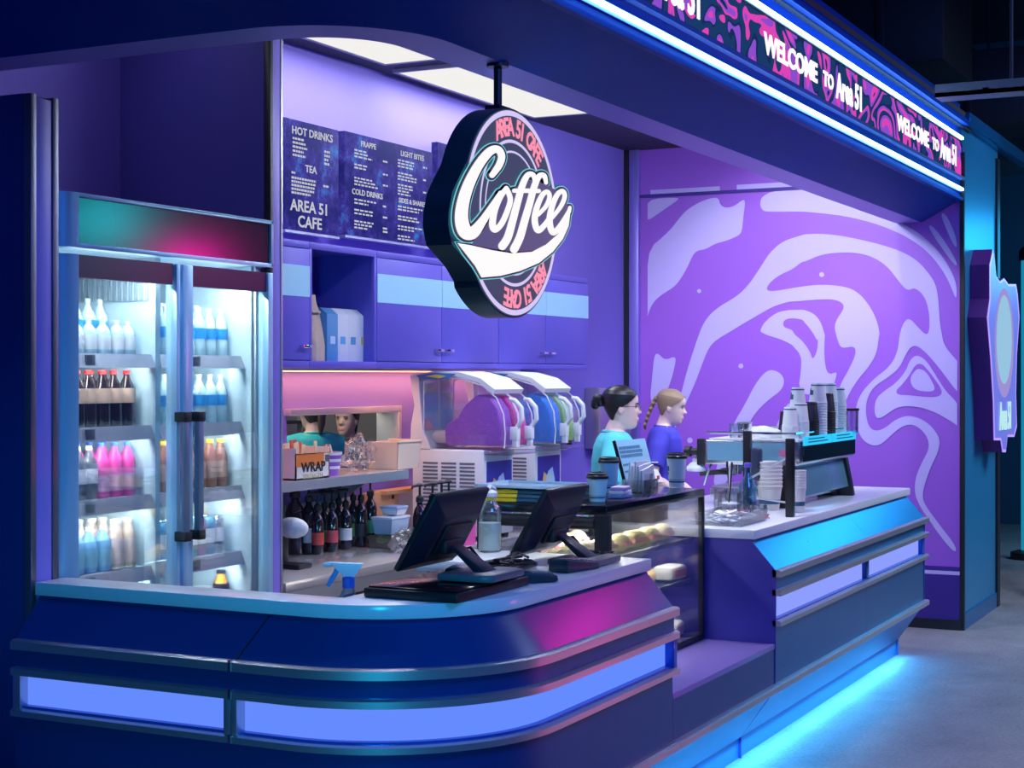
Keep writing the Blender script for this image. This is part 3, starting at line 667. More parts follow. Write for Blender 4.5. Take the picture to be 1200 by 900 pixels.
# ---- menu boards
def menu_mat():
    m = bpy.data.materials.new('menu_board_print'); m.use_nodes = True; nt = m.node_tree; b = nt.nodes['Principled BSDF']
    tc = nt.nodes.new('ShaderNodeTexCoord'); n = nt.nodes.new('ShaderNodeTexNoise'); n.inputs['Scale'].default_value = 3.2; n.inputs['Detail'].default_value = 6; n.inputs['Roughness'].default_value = .75
    r = nt.nodes.new('ShaderNodeValToRGB'); r.color_ramp.elements[0].position = .44; r.color_ramp.elements[0].color = (.010, .012, .13, 1)
    r.color_ramp.elements[1].position = .66; r.color_ramp.elements[1].color = (.02, .26, .75, 1)
    q = r.color_ramp.elements.new(.53); q.color = (.045, .03, .27, 1)
    nt.links.new(tc.outputs['Object'], n.inputs[0]); nt.links.new(n.outputs[0], r.inputs[0]); b.inputs['Base Color'].default_value = (.006, .006, .03, 1)
    nt.links.new(r.outputs[0], b.inputs['Emission Color']); b.inputs['Emission Strength'].default_value = .95; b.inputs['Roughness'].default_value = .6; b.inputs['Specular IOR Level'].default_value = .04; return m
mm = menu_mat(); ink = glow('menu_ink', (.86, .88, 1), .62)
MYY = 4.2
def board(px0, px1, pt, pb, label, lines, wires=True):
    a = onY(px0, pt, MYY); b = onY(px1, pt, MYY); c = onY(px0, pb, MYY)
    x0, x1, z0, z1 = a.x, b.x, c.z, a.z
    t = thing('menu_board', label, 'menu board', ((x0+x1)/2, MYY, z0), group='menu boards')
    MB().box(x0, MYY, z0, x1, MYY+.04, z1).build('screen', mm, t, world=True, bevel=.003)
    MB().box(x0, MYY-.004, z0-.012, x1, MYY+.04, z0).build('bottom_rail', silver, t, world=True)
    MB().box(x0+.1, MYY+.04, (z0+z1)/2, x0+.16, BY-.001, (z0+z1)/2+.1).box(x1-.16, MYY+.04, (z0+z1)/2, x1-.1, BY-.001, (z0+z1)/2+.1).build('bracket', black, t, world=True)
    y = MYY-.0015; W = x1-x0; H = z1-z0
    for q in lines:
        if q[0] == 'T': MB().text(q[1], q[4], TY(x0+q[2]*W, y, z0+q[3]*H), .0005, sx=q[5] if len(q) > 5 else 1.15, bold=.02).build('heading', ink, t, world=True, smooth=False)
        else:
            _, u0, v, n, w, h, gap = q
            L = MB()
            for k in range(n):
                zz = z0+v*H-k*gap; u = u0; rnd = random.Random(k*7+int(u0*100)+int(v*1000)); ww = w*rnd.uniform(.6, 1.)
                while u < u0+ww:
                    s = rnd.uniform(.02, .05); L.box(x0+u*W, y, zz, x0+min(u+s, u0+ww)*W, y+.001, zz+h); u += s+.012
            L.build('price_list', ink, t, world=True, smooth=False)
    return t
board(333.5, 397, 137, 268.5, 'menu board headed HOT DRINKS nearest the fridge, with AREA 51 CAFE at its foot', [('T', 'HOT DRINKS', .5, .90, .050), ('B', .14, .82, 5, .28, .010, .019), ('B', .72, .76, 4, .12, .011, .019),
 ('T', 'TEA', .47, .575, .046), ('B', .12, .51, 1, .1, .010, .02), ('B', .12, .465, 5, .52, .010, .017), ('B', .70, .44, 1, .12, .010, .02), ('T', 'AREA 51', .45, .225, .074, 1.15), ('T', 'CAFE', .45, .085, .074, 1.15)])
board(404, 507, 153, 275, 'wide menu board headed FRAPPE and LIGHT BITES, middle one of the row', [('T', 'FRAPPE', .25, .91, .038), ('B', .1, .83, 3, .2, .008, .0155), ('B', .41, .78, 1, .06, .009, .02), ('B', .1, .69, 2, .2, .008, .0155), ('B', .41, .65, 1, .06, .009, .02), ('B', .1, .56, 3, .3, .008, .0155), ('B', .41, .54, 1, .06, .009, .02),
 ('T', 'COLD DRINKS', .24, .43, .038), ('B', .1, .35, 2, .24, .008, .017), ('B', .41, .33, 1, .06, .009, .02), ('B', .1, .25, 2, .3, .008, .017), ('B', .41, .22, 1, .06, .009, .02), ('B', .1, .14, 3, .22, .008, .0155), ('B', .41, .11, 2, .06, .009, .017),
 ('T', 'LIGHT BITES', .75, .91, .038), ('B', .58, .83, 3, .24, .008, .0155), ('B', .88, .81, 1, .06, .009, .02), ('B', .58, .70, 3, .22, .008, .0155), ('B', .88, .68, 1, .06, .009, .02), ('B', .58, .58, 4, .22, .008, .0155), ('B', .88, .55, 1, .06, .009, .02),
 ('T', 'SIDES & SHARES', .75, .43, .034), ('B', .58, .36, 2, .3, .008, .0155), ('B', .91, .33, 1, .05, .009, .02), ('B', .58, .26, 2, .3, .008, .0155), ('B', .91, .23, 1, .05, .009, .02), ('B', .58, .16, 2, .3, .008, .0155), ('B', .91, .13, 1, .05, .009, .02), ('B', .58, .06, 2, .2, .008, .0155), ('B', .91, .04, 1, .05, .009, .02)])
board(513, 600, 166, 290, 'menu board mostly hidden behind the round coffee sign', [('T', 'EXTRAS', .5, .9, .045), ('B', .1, .8, 4, .3, .010, .022)][1:])
# ---- overhead cabinets
CYF, cz0, cz1 = 3.95, 1.634, 2.183
def XC(px): return X_at(px, CYF)
def kn(mb, x):
    return mb
def cabinet(name, label, xa, xb, doors, niche=False):
    t = thing(name, label, 'cabinet', ((xa+xb)/2, 4.12, cz0), group='overhead cabinets')
    th = .018
    c = MB().box(xa, CYF+.02, cz0, xb, BY-.001, cz0+th).box(xa, CYF+.02, cz1-th, xb, BY-.001, cz1).box(xa, CYF+.02, cz0+th, xa+th, BY-.001, cz1-th).box(xb-th, CYF+.02, cz0+th, xb, BY-.001, cz1-th).box(xa, BY-.015, cz0, xb, BY-.001, cz1)
    c.build('carcass', cabpurple, t, world=True, smooth=False)
    MB().box(xa, CYF-.002, cz0, xb, CYF+.02, cz0+.03).build('bottom_rail', cabpurple, t, world=True, bevel=.002); MB().box(xa, CYF-.002, cz1-.03, xb, CYF+.02, cz1).build('top_rail', cabpurple, t, world=True, bevel=.002)
    if niche:
        for q in (xa, xb-.02): MB().box(q, CYF-.002, cz0+.03, q+.02, CYF+.02, cz1-.03).build('stile', cabpurple, t, world=True, bevel=.002)
    for da, db, hs in doors:
        d = MB().box(da+.002, CYF-.004, cz0+.033, db-.002, CYF+.018, cz1-.033).build('door', cabpurple, t, world=True, bevel=.002)
        s0, s1 = Z_at(373.3, XC(687), CYF), Z_at(347.1, XC(687), CYF)
        q = MB().box(da+.002, CYF-.0065, s0, db-.002, CYF-.003, s1).build('stripe', palestripe, d, smooth=False); q.data.transform(t.matrix_basis.inverted())
        hx = db-.05 if hs > 0 else da+.05
        q = MB().box(hx-.035, CYF-.03, cz0+.085, hx+.035, CYF-.022, cz0+.098).box(hx-.03, CYF-.024, cz0+.086, hx-.022, CYF-.003, cz0+.097).box(hx+.022, CYF-.024, cz0+.086, hx+.03, CYF-.003, cz0+.097).build('handle', chrome, d, bevel=.002); q.data.transform(t.matrix_basis.inverted())
    return t
xs = [XC(p) for p in (322, 362, 441, 517, 583.5, 639, 688.5)]
cabinet('wall_cabinet', 'narrow purple wall cabinet with pale blue stripe beside the fridge partition', max(5.3, xs[0]), xs[1], [(max(5.3, xs[0]), xs[1], 1)])
cabinet('open_wall_cabinet', 'open purple wall cabinet holding a paper bag and cartons', xs[1]+.001, xs[2], [], True)
cabinet('wall_cabinet', 'purple double wall cabinet with pale blue stripe right of the open niche', xs[2]+.001, xs[4], [(xs[2], xs[3], 1), (xs[3], xs[4], -1)])
cabinet('wall_cabinet', 'purple double wall cabinet partly behind the round sign, end of the run', xs[4]+.001, xs[6], [(xs[4], xs[5], 1), (xs[5], xs[6], -1)])
t = thing('under_cabinet_light', 'thin warm orange light strip under the wall cabinets', 'light strip', (7.2, 4.2, cz0-.012))
MB().box(5.35, 4.20, cz0-.012, XC(655), 4.23, cz0-.001).build('channel', silver, t, world=True)
MB().box(5.36, 4.203, cz0-.016, XC(655)-.01, 4.227, cz0-.012).build('light_tube', glow('warm_strip', (1., .38, .16), 5), t, world=True)
# niche contents
nz = cz0+.019
a = X_at(374, 4.02)
t = thing('paper_bag', 'crumpled brown paper bag leaning in the open wall cabinet', 'paper bag', (a, 4.06, nz))
pb = mat('kraft_paper', (.62, .46, .36), .7, var=.15, vscale=20, bump=(18, .8))
rg = []
for z, w, d, o in ((0, .075, .05, 0), (.08, .08, .05, .004), (.16, .07, .04, -.004), (.22, .05, .02, .008), (.28, .028, .010, .0), (.31, .03, .008, -.006)):
    rg.append([(w*math.cos(b*PI/8)*(1+.12*math.sin(3*b)) + o, d*math.sin(b*PI/8)*(1+.1*math.cos(5*b)), z) for b in range(16)])
MB().grid(rg).build('bag', pb, t, angle=25)
MB().limb([(-.03, -.02, .23), (0, -.028, .235), (.03, -.02, .23)], .008).build('fold', pb, t)
cw = mat('carton_white', (.72, .75, .82), .5); cb = mat('carton_blue', (.10, .32, .62), .5)
for i, (px, m_, acc, lb) in enumerate(((392, cb, (.6, .75, .9), 'blue printed carton beside the paper bag in the open cabinet'), (404, cw, (.1, .45, .75), 'white carton with blue patch, nearest the blue carton in the open cabinet'),
      (416, cw, (.1, .35, .6), 'white carton with blue patch, middle of the three in the open cabinet'), (428, cw, (.75, .65, .1), 'white carton with yellow patch, far end of the open cabinet'))):
    x = X_at(px, 4.0); w = .045
    t = thing('carton', lb, 'carton', (x, 4.06, nz), group='cartons in the open cabinet')
    MB().box(-w, -.05, 0, w, .05, .225).build('box', m_, t, bevel=.002)
    MB().hexa([(-w, -.05, .225), (w, -.05, .225), (w, .05, .225), (-w, .05, .225)], [(-w, -.012, .255), (w, -.012, .255), (w, .0, .255), (-w, .0, .255)]).build('gable', m_, t, bevel=.001)
    MB().box(-.02, -.0515, .09, .02, -.0495, .125).build('patch', mat('patch%d' % i, acc, .5), t, smooth=False)
t = thing('dark_tin', 'dark round tin behind the paper bag in the open cabinet', 'tin', (X_at(371, 4.1), 4.16, nz))
MB().lathe([(.06, 0), (.06, .25), (.055, .255)]).build('tin_body', black, t); MB().lathe([(.062, .255), (.062, .275), (.05, .28)]).build('lid', blackg, t)
t = thing('dark_tin', 'taller dark tin at the back of the open cabinet behind the blue carton', 'tin', (X_at(397, 4.2), 4.2, nz))
MB().lathe([(.07, 0), (.07, .29), (.065, .295)]).build('tin_body', black, t); MB().lathe([(.072, .295), (.072, .315), (.06, .32)]).build('lid', mat('slate_lid', (.08, .1, .16), .4), t)
# ---- back bench
bz = .78; bY = 3.66; bx0, bx1 = 5.285, 8.9
bb = thing('back_bench', 'long stainless steel work bench along the purple back wall', 'bench', (7, 4, 0))
MB().box(bx0, bY, bz-.04, bx1, BY-.002, bz).build('worktop', mat('bench_steel', (.62, .58, .56), .2, .55, var=.06, vscale=6), bb, world=True, bevel=.004)
MB().box(bx0, bY+.004, bz-.10, bx1, bY+.03, bz-.04).build('apron', steel, bb, world=True)
MB().box(bx0, BY-.03, bz, bx1, BY-.002, 1.0).build('upstand', steel, bb, world=True)
MB().box(6.95, BY-.10, 1.0, bx1, BY-.002, 1.018).build('upstand_cap', mat('warm_lit_tan', (.62, .38, .2), .5), bb, world=True)  # warm light on the ledge edge put into the cap's colour
for x in (bx0+.03, 5.62, 6.8, bx1-.05):
    MB().box(x, bY+.03, 0, x+.04, bY+.07, bz-.1).build('leg', steel, bb, world=True, bevel=.003)
MB().box(5.34, bY+.06, .05, 5.60, BY-.01, bz-.11).box(6.0, bY+.08, .05, 8.8, BY-.01, bz-.11).build('cupboard', mat('grey_cupboard', (.2, .2, .24), .5), bb, world=True)
# ---- wall shelf under the pass-through
sz = 1.15
ws = thing('steel_shelf', 'stainless steel shelf under the kitchen pass-through window', 'shelf', (5.9, 4.1, sz))
sx1 = X_at(478, 3.9)
MB().box(5.285, 3.90, sz-.006, sx1, BY-.002, sz).build('shelf_board', mat('bench_steel', (.5, .5, .5), .2, 1.), ws, world=True)
MB().box(5.285, 3.895, sz-.042, sx1, 3.90, sz).build('front_lip', steel, ws, world=True)
for x in (5.6, 6.5): MB().prism([(x, BY-.002, sz-.006), (x, 3.95, sz-.006), (x, BY-.002, sz-.2)], (.02, 0, 0)).build('bracket', steel, ws, world=True)
# pass-through frame
t = thing('pass_through_frame', 'stainless frame of the kitchen pass-through window in the back wall', 'window frame', (6, BY, oz0))
ft = .028
MB().box(o0-.02, BY-.035, oz1-.004, o1+.03, BY+.10, oz1+ft).build('head', steel, t, world=True, bevel=.003)
MB().box(o1-.004, BY-.035, oz0, o1+.026, BY+.10, oz1-.004).build('jamb', steel, t, world=True, bevel=.003)
MB().box(o0-.02, BY-.03, oz0-.012, o1+.026, BY+.10, oz0+.004).build('sill', steel, t, world=True, bevel=.002)
# shelf things
a = onY(352, 560, 4.0)
t = thing('wrap_carton', 'orange and white WRAP carton full of sachets on the steel shelf', 'carton', (X_at(350, 4.0), 4.0, sz+.001))
orange = mat('carton_orange', (.85, .22, .04), .5); cwhite = mat('carton_board', (.8, .74, .68), .6)
bw, bd, bh = .13, .075, .15
MB().box(-bw, -bd, 0, bw, -bd+.006, bh*.75).box(-bw, bd-.006, 0, bw, bd, bh).box(-bw, -bd, 0, -bw+.006, bd, bh*.9).box(bw-.006, -bd, 0, bw, bd, bh*.9).box(-bw, -bd, 0, bw, bd, .006).build('tray', cwhite, t, smooth=False)
MB().box(-bw, -bd-.001, .055, bw-.045, -bd, bh*.75).box(-bw, -bd-.001, bh*.72, bw, -bd, bh*.75).build('orange_band', orange, t, smooth=False)
lt = MB().text('WRAP', .06, TY(.0, -bd-.0025, .05), .0008, sx=1.1); lt.build('lettering', black, t, smooth=False)
MB().text('STRENGTH', .028, TY(-.005, -bd-.0025, .012), .0008, sx=1.1).build('lettering', glow('print_white', (.9, .9, .9), .35), t, smooth=False)
MB().box(.095, -bd-.002, .07, .125, -bd-.001, .1).build('emblem', mat('print_grey', (.1, .12, .14), .5), t, smooth=False)
redp = mat('sachet_red', (.6, .12, .06), .5); yelp = mat('sachet_cream', (.8, .62, .36), .5)
for i in range(9):
    x = -.11+i*.027
    q = tag(MB().box(-.011, -.003, 0, .011, .003, .08).build('sauce_sachet', redp if i % 2 else yelp, None, bevel=.002), '%s sauce sachet in the orange WRAP carton, %s from the fridge side' % ('dark red' if i % 2 else 'cream', ORD[i]), 'sachet', 'sachets in the orange carton')
    q.location = (X_at(350, 4.0)+x, 4.0+random.uniform(-.03, .04), sz+.062+random.uniform(0, .03)); q.rotation_euler = (random.uniform(-.2, .2), random.uniform(-.2, .2), 0)
pc_ = (X_at(388, 4.0), 4.02, sz+.001)
t = thing('paper_tub', 'purple and white striped paper tub beside the orange carton', 'tub', pc_)
MB().lathe([(.05, 0), (.066, .10), (.063, .10), (.048, .004)], n=20).build('tub_body', mat('tub_purple', (.30, .10, .52), .5), t)
for z in (.028, .06, .09): MB().lathe([(.0515+.16*z, z), (.0515+.16*(z+.013), z+.013)], n=20, caps=False).build('stripe', mat('carton_white', (.7, .7, .8), .5), t)
for i in range(6):
    b_ = i*1.05
    q = tag(MB().box(-.011, -.003, 0, .011, .003, .085).build('sauce_sachet', yelp if i % 2 else redp, None, bevel=.002), '%s sauce sachet in the purple striped tub, %s round the rim' % ('cream' if i % 2 else 'dark red', ORD[i]), 'sachet', 'sachets in the striped tub')
    q.location = (pc_[0]+.03*math.cos(b_), pc_[1]+.03*math.sin(b_), sz+.055); q.rotation_euler = (.25*math.sin(b_), -.35*math.cos(b_), 0)
cr = MB()
q = X_at(440, 4.05); rr = random.Random(3); bmx = bmesh.new(); bmesh.ops.create_icosphere(bmx, subdivisions=4, radius=1)
for v in bmx.verts:
    from mathutils import noise as _n
    f = 1+.45*_n.noise(v.co*2.3)+.22*_n.noise(v.co*6)
    v.co = Vector((v.co.x*.085*f, v.co.y*.06*f, max(0, .07+v.co.z*.085*f)))
mb = MB(); mb.bm = bmx
o = tag(mb.build('plastic_bag', glass('cling_plastic', (.88, .88, .9), .10, .35), None, angle=12), 'crumpled clear plastic bag beside the cream tub on the steel shelf', 'plastic bag'); o.location = (X_at(427, 4.05), 4.08, sz+.001)
a = (X_at(455, 4.05), 4.02, sz+.001)
t = thing('storage_tub', 'cream open-top plastic scoop tub at the end of the steel shelf', 'tub', a)
crm = mat('cream_plastic', (.85, .68, .50), .45)
def openbox(mb, w, d, h, t_=.004, fl=0., cut=0.):
    mb.hexa([(-w, -d, 0), (w, -d, 0), (w, -d+t_, 0), (-w, -d+t_, 0)], [(-w-fl, -d-fl, h-cut), (w+fl, -d-fl, h), (w+fl, -d-fl+t_, h), (-w-fl, -d-fl+t_, h-cut)])
    mb.hexa([(-w, d-t_, 0), (w, d-t_, 0), (w, d, 0), (-w, d, 0)], [(-w-fl, d+fl-t_, h-cut), (w+fl, d+fl-t_, h), (w+fl, d+fl, h), (-w-fl, d+fl, h-cut)])
    mb.hexa([(-w, -d, 0), (-w+t_, -d, 0), (-w+t_, d, 0), (-w, d, 0)], [(-w-fl, -d-fl, h-cut), (-w-fl+t_, -d-fl, h-cut), (-w-fl+t_, d+fl, h-cut), (-w-fl, d+fl, h-cut)])
    mb.hexa([(w-t_, -d, 0), (w, -d, 0), (w, d, 0), (w-t_, d, 0)], [(w+fl-t_, -d-fl, h), (w+fl, -d-fl, h), (w+fl, d+fl, h), (w+fl-t_, d+fl, h)])
    mb.box(-w, -d, 0, w, d, t_); return mb
openbox(MB(), .10, .08, .13, fl=.012, cut=.0).build('tub_body', crm, t, smooth=False)
MB().box(-.116, -.098, .128, .116, -.092, .138).box(.108, -.098, .128, .116, .098, .138).build('rim', crm, t, bevel=.002)
# ---- pump bottles
syr = mat('dark_syrup_glass', (.02, .014, .02), .08, coat=.6)
def pump(label, loc, body=syr, lab=None, h=.21, r=.034, rz=0., patch=(.7, .2, .2), group='syrup pump bottles'):
    t = thing('syrup_bottle', label, 'syrup bottle', loc, rz, group)
    MB().lathe([(r*.9, 0), (r, .008), (r, h*.72), (r*.8, h*.84), (r*.42, h*.93), (r*.4, h)], n=16).build('bottle_body', body, t)
    if patch: MB().lathe([(r*1.015, h*.22), (r*1.015, h*.5)], n=16, caps=False).build('label', mat('lab_%d%d%d' % tuple(int(c*99) for c in patch), patch, .5), t)
    MB().lathe([(r*.55, h), (r*.55, h+.022), (r*.3, h+.03), (.006, h+.032), (.006, h+.075)], n=12).limb([(.012, 0, h+.078), (-.01, 0, h+.08), (-.045, 0, h+.074), (-.05, 0, h+.062)], [.008, .009, .006, .005], 8).build('pump', black, t)
    return t
pcols = [(.5, .5, .52), (.62, .06, .05), (.15, .5, .1), (.6, .08, .1), (.05, .28, .2), (.7, .7, .72), (.25, .5, .1), (.04, .04, .05), (.03, .3, .2)]
pn = ['with a white torn label', 'with a red label', 'with a green label', 'with a crimson label', 'with a dark teal label', 'with a pale label', 'with a lime label', 'with no bright label', 'with a teal patch']
for i, px in enumerate((362, 372, 380.5, 389, 397, 405, 414, 423, 434)):
    pump('dark syrup pump bottle %s, %s along the bench' % (pn[i], ORD[i]), (X_at(px, 4.16-.045*(i % 2)), 4.16-.045*(i % 2), bz+.001), patch=pcols[i], h=(.24, .20, .20, .20, .21, .20, .22, .22, .23)[i], r=(.036, .029, .029, .029, .029, .030, .030, .030, .033)[i], rz=-1.2+.3*(i % 3))
pump('broad dark syrup bottle with black cap at the fridge end of the bench', (X_at(348, 4.2), 4.21, bz+.001), patch=None, h=.26, r=.045)
clb = [mat('clear_syrup', (.55, .5, .5), .1, coat=.5), mat('amber_syrup', (.45, .22, .08), .1, coat=.5)]
for i, (px, lb, m_) in enumerate(((492, 'pump bottle of dark syrup with green patch, leftmost by the slush machine', syr), (511, 'clear pump bottle in front of the slush machine, nearest the dark one', clb[0]), (517+3, 'clear pump bottle of pale syrup before the slush machine vents', clb[0]), (526, 'amber pump bottle in front of the slush machine, next to the pink lid', clb[1]))):
    x = X_at((492, 507, 517.5, 526)[i], 3.72)
    pump(lb, (x, 3.72, bz+.001), m_, h=.235, r=.034, rz=-.3, patch=(.03, .3, .15) if i == 0 else None, group='pump bottles by the slush machine')
# ---- tubs, tray and bag on the bench
def lidbox(name, label, loc, w, d, h, m_, lm, rz=0, cat='container'):
    t = thing(name, label, cat, loc, rz)
    openbox(MB(), w, d, h, fl=.01).build('tub_body', m_, t, smooth=False)
    if lm: MB().box(-w-.014, -d-.014, h, w+.014, d+.014, h+.012).build('lid', lm, t, bevel=.004)
    return t
milkp = glass('milky_plastic', (.75, .85, .95), .15, .2)
g = lidbox('food_container', 'clear container of green salad leaves on the steel bench', (X_at(458, 3.98), 3.98, bz+.001), .09, .06, .06, milkp, None)
lf = mat('salad_green', (.22, .52, .06), .6, var=.4, vscale=40, bump=(40, .8)); s_ = MB()
for k in range(14): s_.ball((random.uniform(-.06, .06), random.uniform(-.03, .03), .028+random.uniform(0, .02)), .026, .026, .016, 8, 5)
s_.build('salad', lf, g)
g = lidbox('food_container', 'blue-white lidded container stacked on the salad container', (X_at(457, 3.99), 3.985, bz+.066), .075, .045, .07, mat('tub_bluewhite', (.45, .62, .82), .4), mat('lid_white', (.7, .78, .88), .35))
lidbox('food_container', 'small round-cornered tub with pale blue lid on top of the container stack', (X_at(459, 4.0), 3.985, bz+.152), .04, .035, .03, white, mat('lid_blue', (.35, .5, .8), .35))
lidbox('food_container', 'long low tray under a clear film beside the salad', (X_at(476, 3.98), 3.98, bz+.001), .05, .07, .065, mat('tray_brown', (.35, .26, .2), .5), clearp)
t = thing('warm_timber_board', 'warm lit timber chopping board standing behind the containers', 'board', (X_at(452, 4.22), 4.25, bz+.001))
MB().box(-.16, -.012, 0, .16, .012, .235).build('board', mat('warm_lit_tan', (.62, .38, .2), .5), t, bevel=.006)
MB().lathe([(.012, -.0135), (.012, .0135)], (.1, 0, .2), 12, 'y').build('hang_hole', dark, t)
bmx = bmesh.new(); bmesh.ops.create_icosphere(bmx, subdivisions=4, radius=1)
for v in bmx.verts:
    f = 1+.35*_n.noise(v.co*2.1+Vector((5, 2, 1)))+.2*_n.noise(v.co*6)
    v.co = Vector((v.co.x*.13*f, v.co.y*.08*f, max(0, .035+v.co.z*.065*f)))
mb = MB(); mb.bm = bmx
o = tag(mb.build('plastic_bag', glass('bag_plastic', (.9, .9, .93), .14, .3), None, angle=12), 'crumpled clear plastic bag lying on the bench behind the first monitor', 'plastic bag'); o.location = (X_at(472, 3.85), 3.80, bz+.001)
t = thing('bowl_lid', 'bright pink bowl lid behind the pump bottles', 'lid', (X_at(541, 3.74), 3.72, bz+.001))
MB().lathe([(.05, 0), (.055, .17), (.03, .195), (.0, .2)], n=18).build('bowl', mat('hot_pink', (.85, .12, .42), .4), t); MB().lathe([(.058, .16), (.058, .172)], n=18).build('rim', mat('hot_pink', (.85, .12, .42), .4), t)
t = thing('hand_mixer', 'dark steel mixer with rounded white head at the fridge end of the bench', 'mixer', (X_at(347, 3.9), 3.92, bz+.001))
MB().box(-.05, -.07, 0, .05, .07, .02).box(-.02, .03, .02, .02, .06, .16).build('stand', black, t, bevel=.006); MB().ball((0, 0, .17), .04, .08, .045).build('head', white, t)
# ---- slush machines
def slush(label, x, cols, cn):
    yF = 3.70
    t = thing('slush_machine', label, 'slush machine', (x, yF, bz+.001), group='slush machines')
    W, D, H = .33, .41, .45
    MB().box(0, 0, .02, W, D, H).build('base_cabinet', white, t, bevel=.012)
    MB().box(.02, .02, 0, .07, .07, .02).box(W-.07, .02, 0, W-.02, .07, .02).box(.02, D-.07, 0, .07, D-.02, .02).box(W-.07, D-.07, 0, W-.02, D-.02, .02).build('foot', black, t)
    v = MB()
    for c in range(3):
        for r in range(16): v.box(-.0015, .05+c*.105, .09+r*.019, .004, .05+c*.105+.085, .10+r*.019)
    v.build('vent', mat('vent_shadow', (.16, .16, .2), .6), t, smooth=False)
    v = MB()
    pz = .10
    v.box(.03, -.004, pz, W-.03, 0, H-.06).build('front_poster', mat('poster_indigo', (.035, .04, .38), .35, var=.25, vscale=9), t, smooth=False)
    MB().flat([(.06, -.006, .14), (.22, -.006, .14), (.24, -.006, .2), (.15, -.006, .22), (.1, -.006, .24), (.06, -.006, .2)]).build('print_patch', mat('poster_sky', (.15, .48, .85), .4), t, smooth=False)
    MB().flat([(.14, -.007, .2), (.22, -.007, .17), (.23, -.007, .26), (.2, -.007, .33), (.15, -.007, .31), (.11, -.007, .26)]).build('print_patch', mat('poster_ice', (.5, .75, .9), .4), t, smooth=False)
    MB().flat([(.07, -.008, .25), (.12, -.008, .24), (.13, -.008, .29), (.09, -.008, .31)]).build('print_patch', mat('poster_gold', (.75, .5, .2), .4), t, smooth=False)
    MB().flat([(.18, -.008, .14), (.26, -.008, .14), (.25, -.008, .22), (.21, -.008, .23)]).build('print_patch', mat('poster_navy', (.01, .01, .06), .4), t, smooth=False)
    MB().box(.0, -.13, H-.025, W, 0, H-.005).build('drip_tray', clearp, t, bevel=.004)
    # rear tower
    rear = [(.30, H), (.42, H), (.415, H+.12), (.395, H+.22), (.415, H+.32), (.42, H+.37), (.37, H+.375), (.365, H+.25), (.35, H+.1)]
    MB().prism([Vector((.0, y, z)) for y, z in rear], (W, 0, 0)).build('rear_tower', white, t, angle=50)
    # curved lid
    top = [(.40, H+.375), (.28, H+.392), (.14, H+.385), (.02, H+.355), (-.06, H+.30), (-.105, H+.225)]
    top = top[:5]; inn = [(y*.98+.012, z-.022) for y, z in top[::-1]]
    MB().prism([Vector((.004, y, z)) for y, z in top+inn], (W-.008, 0, 0)).build('lid', white, t, angle=50)
    MB().prism([Vector((-.001, y, z)) for y, z in ((.385, H+.37), (.27, H+.383), (.16, H+.377), (.2, H+.352), (.36, H+.35))], (.004, 0, 0)).build('lid_badge', mat('badge_blue', (.05, .2, .5), .4), t, smooth=False)
    MB().prism([Vector((-.002, y, z)) for y, z in ((.33, H+.365), (.27, H+.374), (.21, H+.366), (.25, H+.355))], (.002, 0, 0)).build('lid_badge', mat('badge_yellow', (.8, .7, .12), .4), t, smooth=False)
    for k in range(2):
        xa = .008+k*.162; xb = xa+.152
        bo = [(.345, H+.01), (.345, H+.34), (.26, H+.362), (.13, H+.352), (.01, H+.318), (-.065, H+.26), (-.105, H+.18), (-.115, H+.08), (-.11, H+.01)]
        b = MB().prism([Vector((xa, y, z)) for y, z in bo], (xb-xa, 0, 0)).build('bowl', glass('bowl_plastic', (.97, .97, 1.), .07, .05), t, angle=50)
        for q in (xa, xb): MB().limb([(q, y, z) for y, z in bo], .0035, 6).build('bowl_rim', mat('bowl_rim_clear', (.75, .75, .82), .25), b)
        so = [(.23, H+.02), (.235, H+.10), (.215, H+.13), (.16, H+.16), (.12, H+.22), (.05, H+.275), (-.02, H+.262), (-.07, H+.20), (-.09, H+.10), (-.09, H+.02)]
        sm = mat('slush_'+cn[k], cols[k], .35, emit=cols[k], es=.10, var=.15, vscale=30, bump=(45, .6))
        MB().prism([Vector((xa+.012, y, z)) for y, z in so], (xb-xa-.024, 0, 0)).build('slush', sm, b, bevel=.012, angle=60)
        MB().lathe([(.03, .20), (.034, .24), (.034, .31), (.02, .33)], (xa+.076, 0, H+.06), 14, 'y').build('auger_hub', white, b)
        xm = (xa+xb)/2
        tp_ = MB().box(xm-.018, -.15, H+.05, xm+.018, -.11, H+.115).limb([(xm, -.14, H+.11), (xm, -.17, H+.15), (xm, -.165, H+.21), (xm, -.13, H+.245), (xm, -.10, H+.25)], [.012, .013, .013, .013, .011], 8).box(xm-.012, -.145, H+.015, xm+.012, -.12, H+.05)
        tp_.build('tap', white, b, bevel=.002)
    return t
slush('white slush machine with purple and magenta bowls, nearer the fridge', 7.04, ((.36, .12, .62), (.85, .08, .42)), ('purple', 'magenta'))
slush('white slush machine with blue and lime bowls, nearer the staff', 7.62, ((.02, .28, .85), (.42, .80, .16)), ('blue', 'lime'))
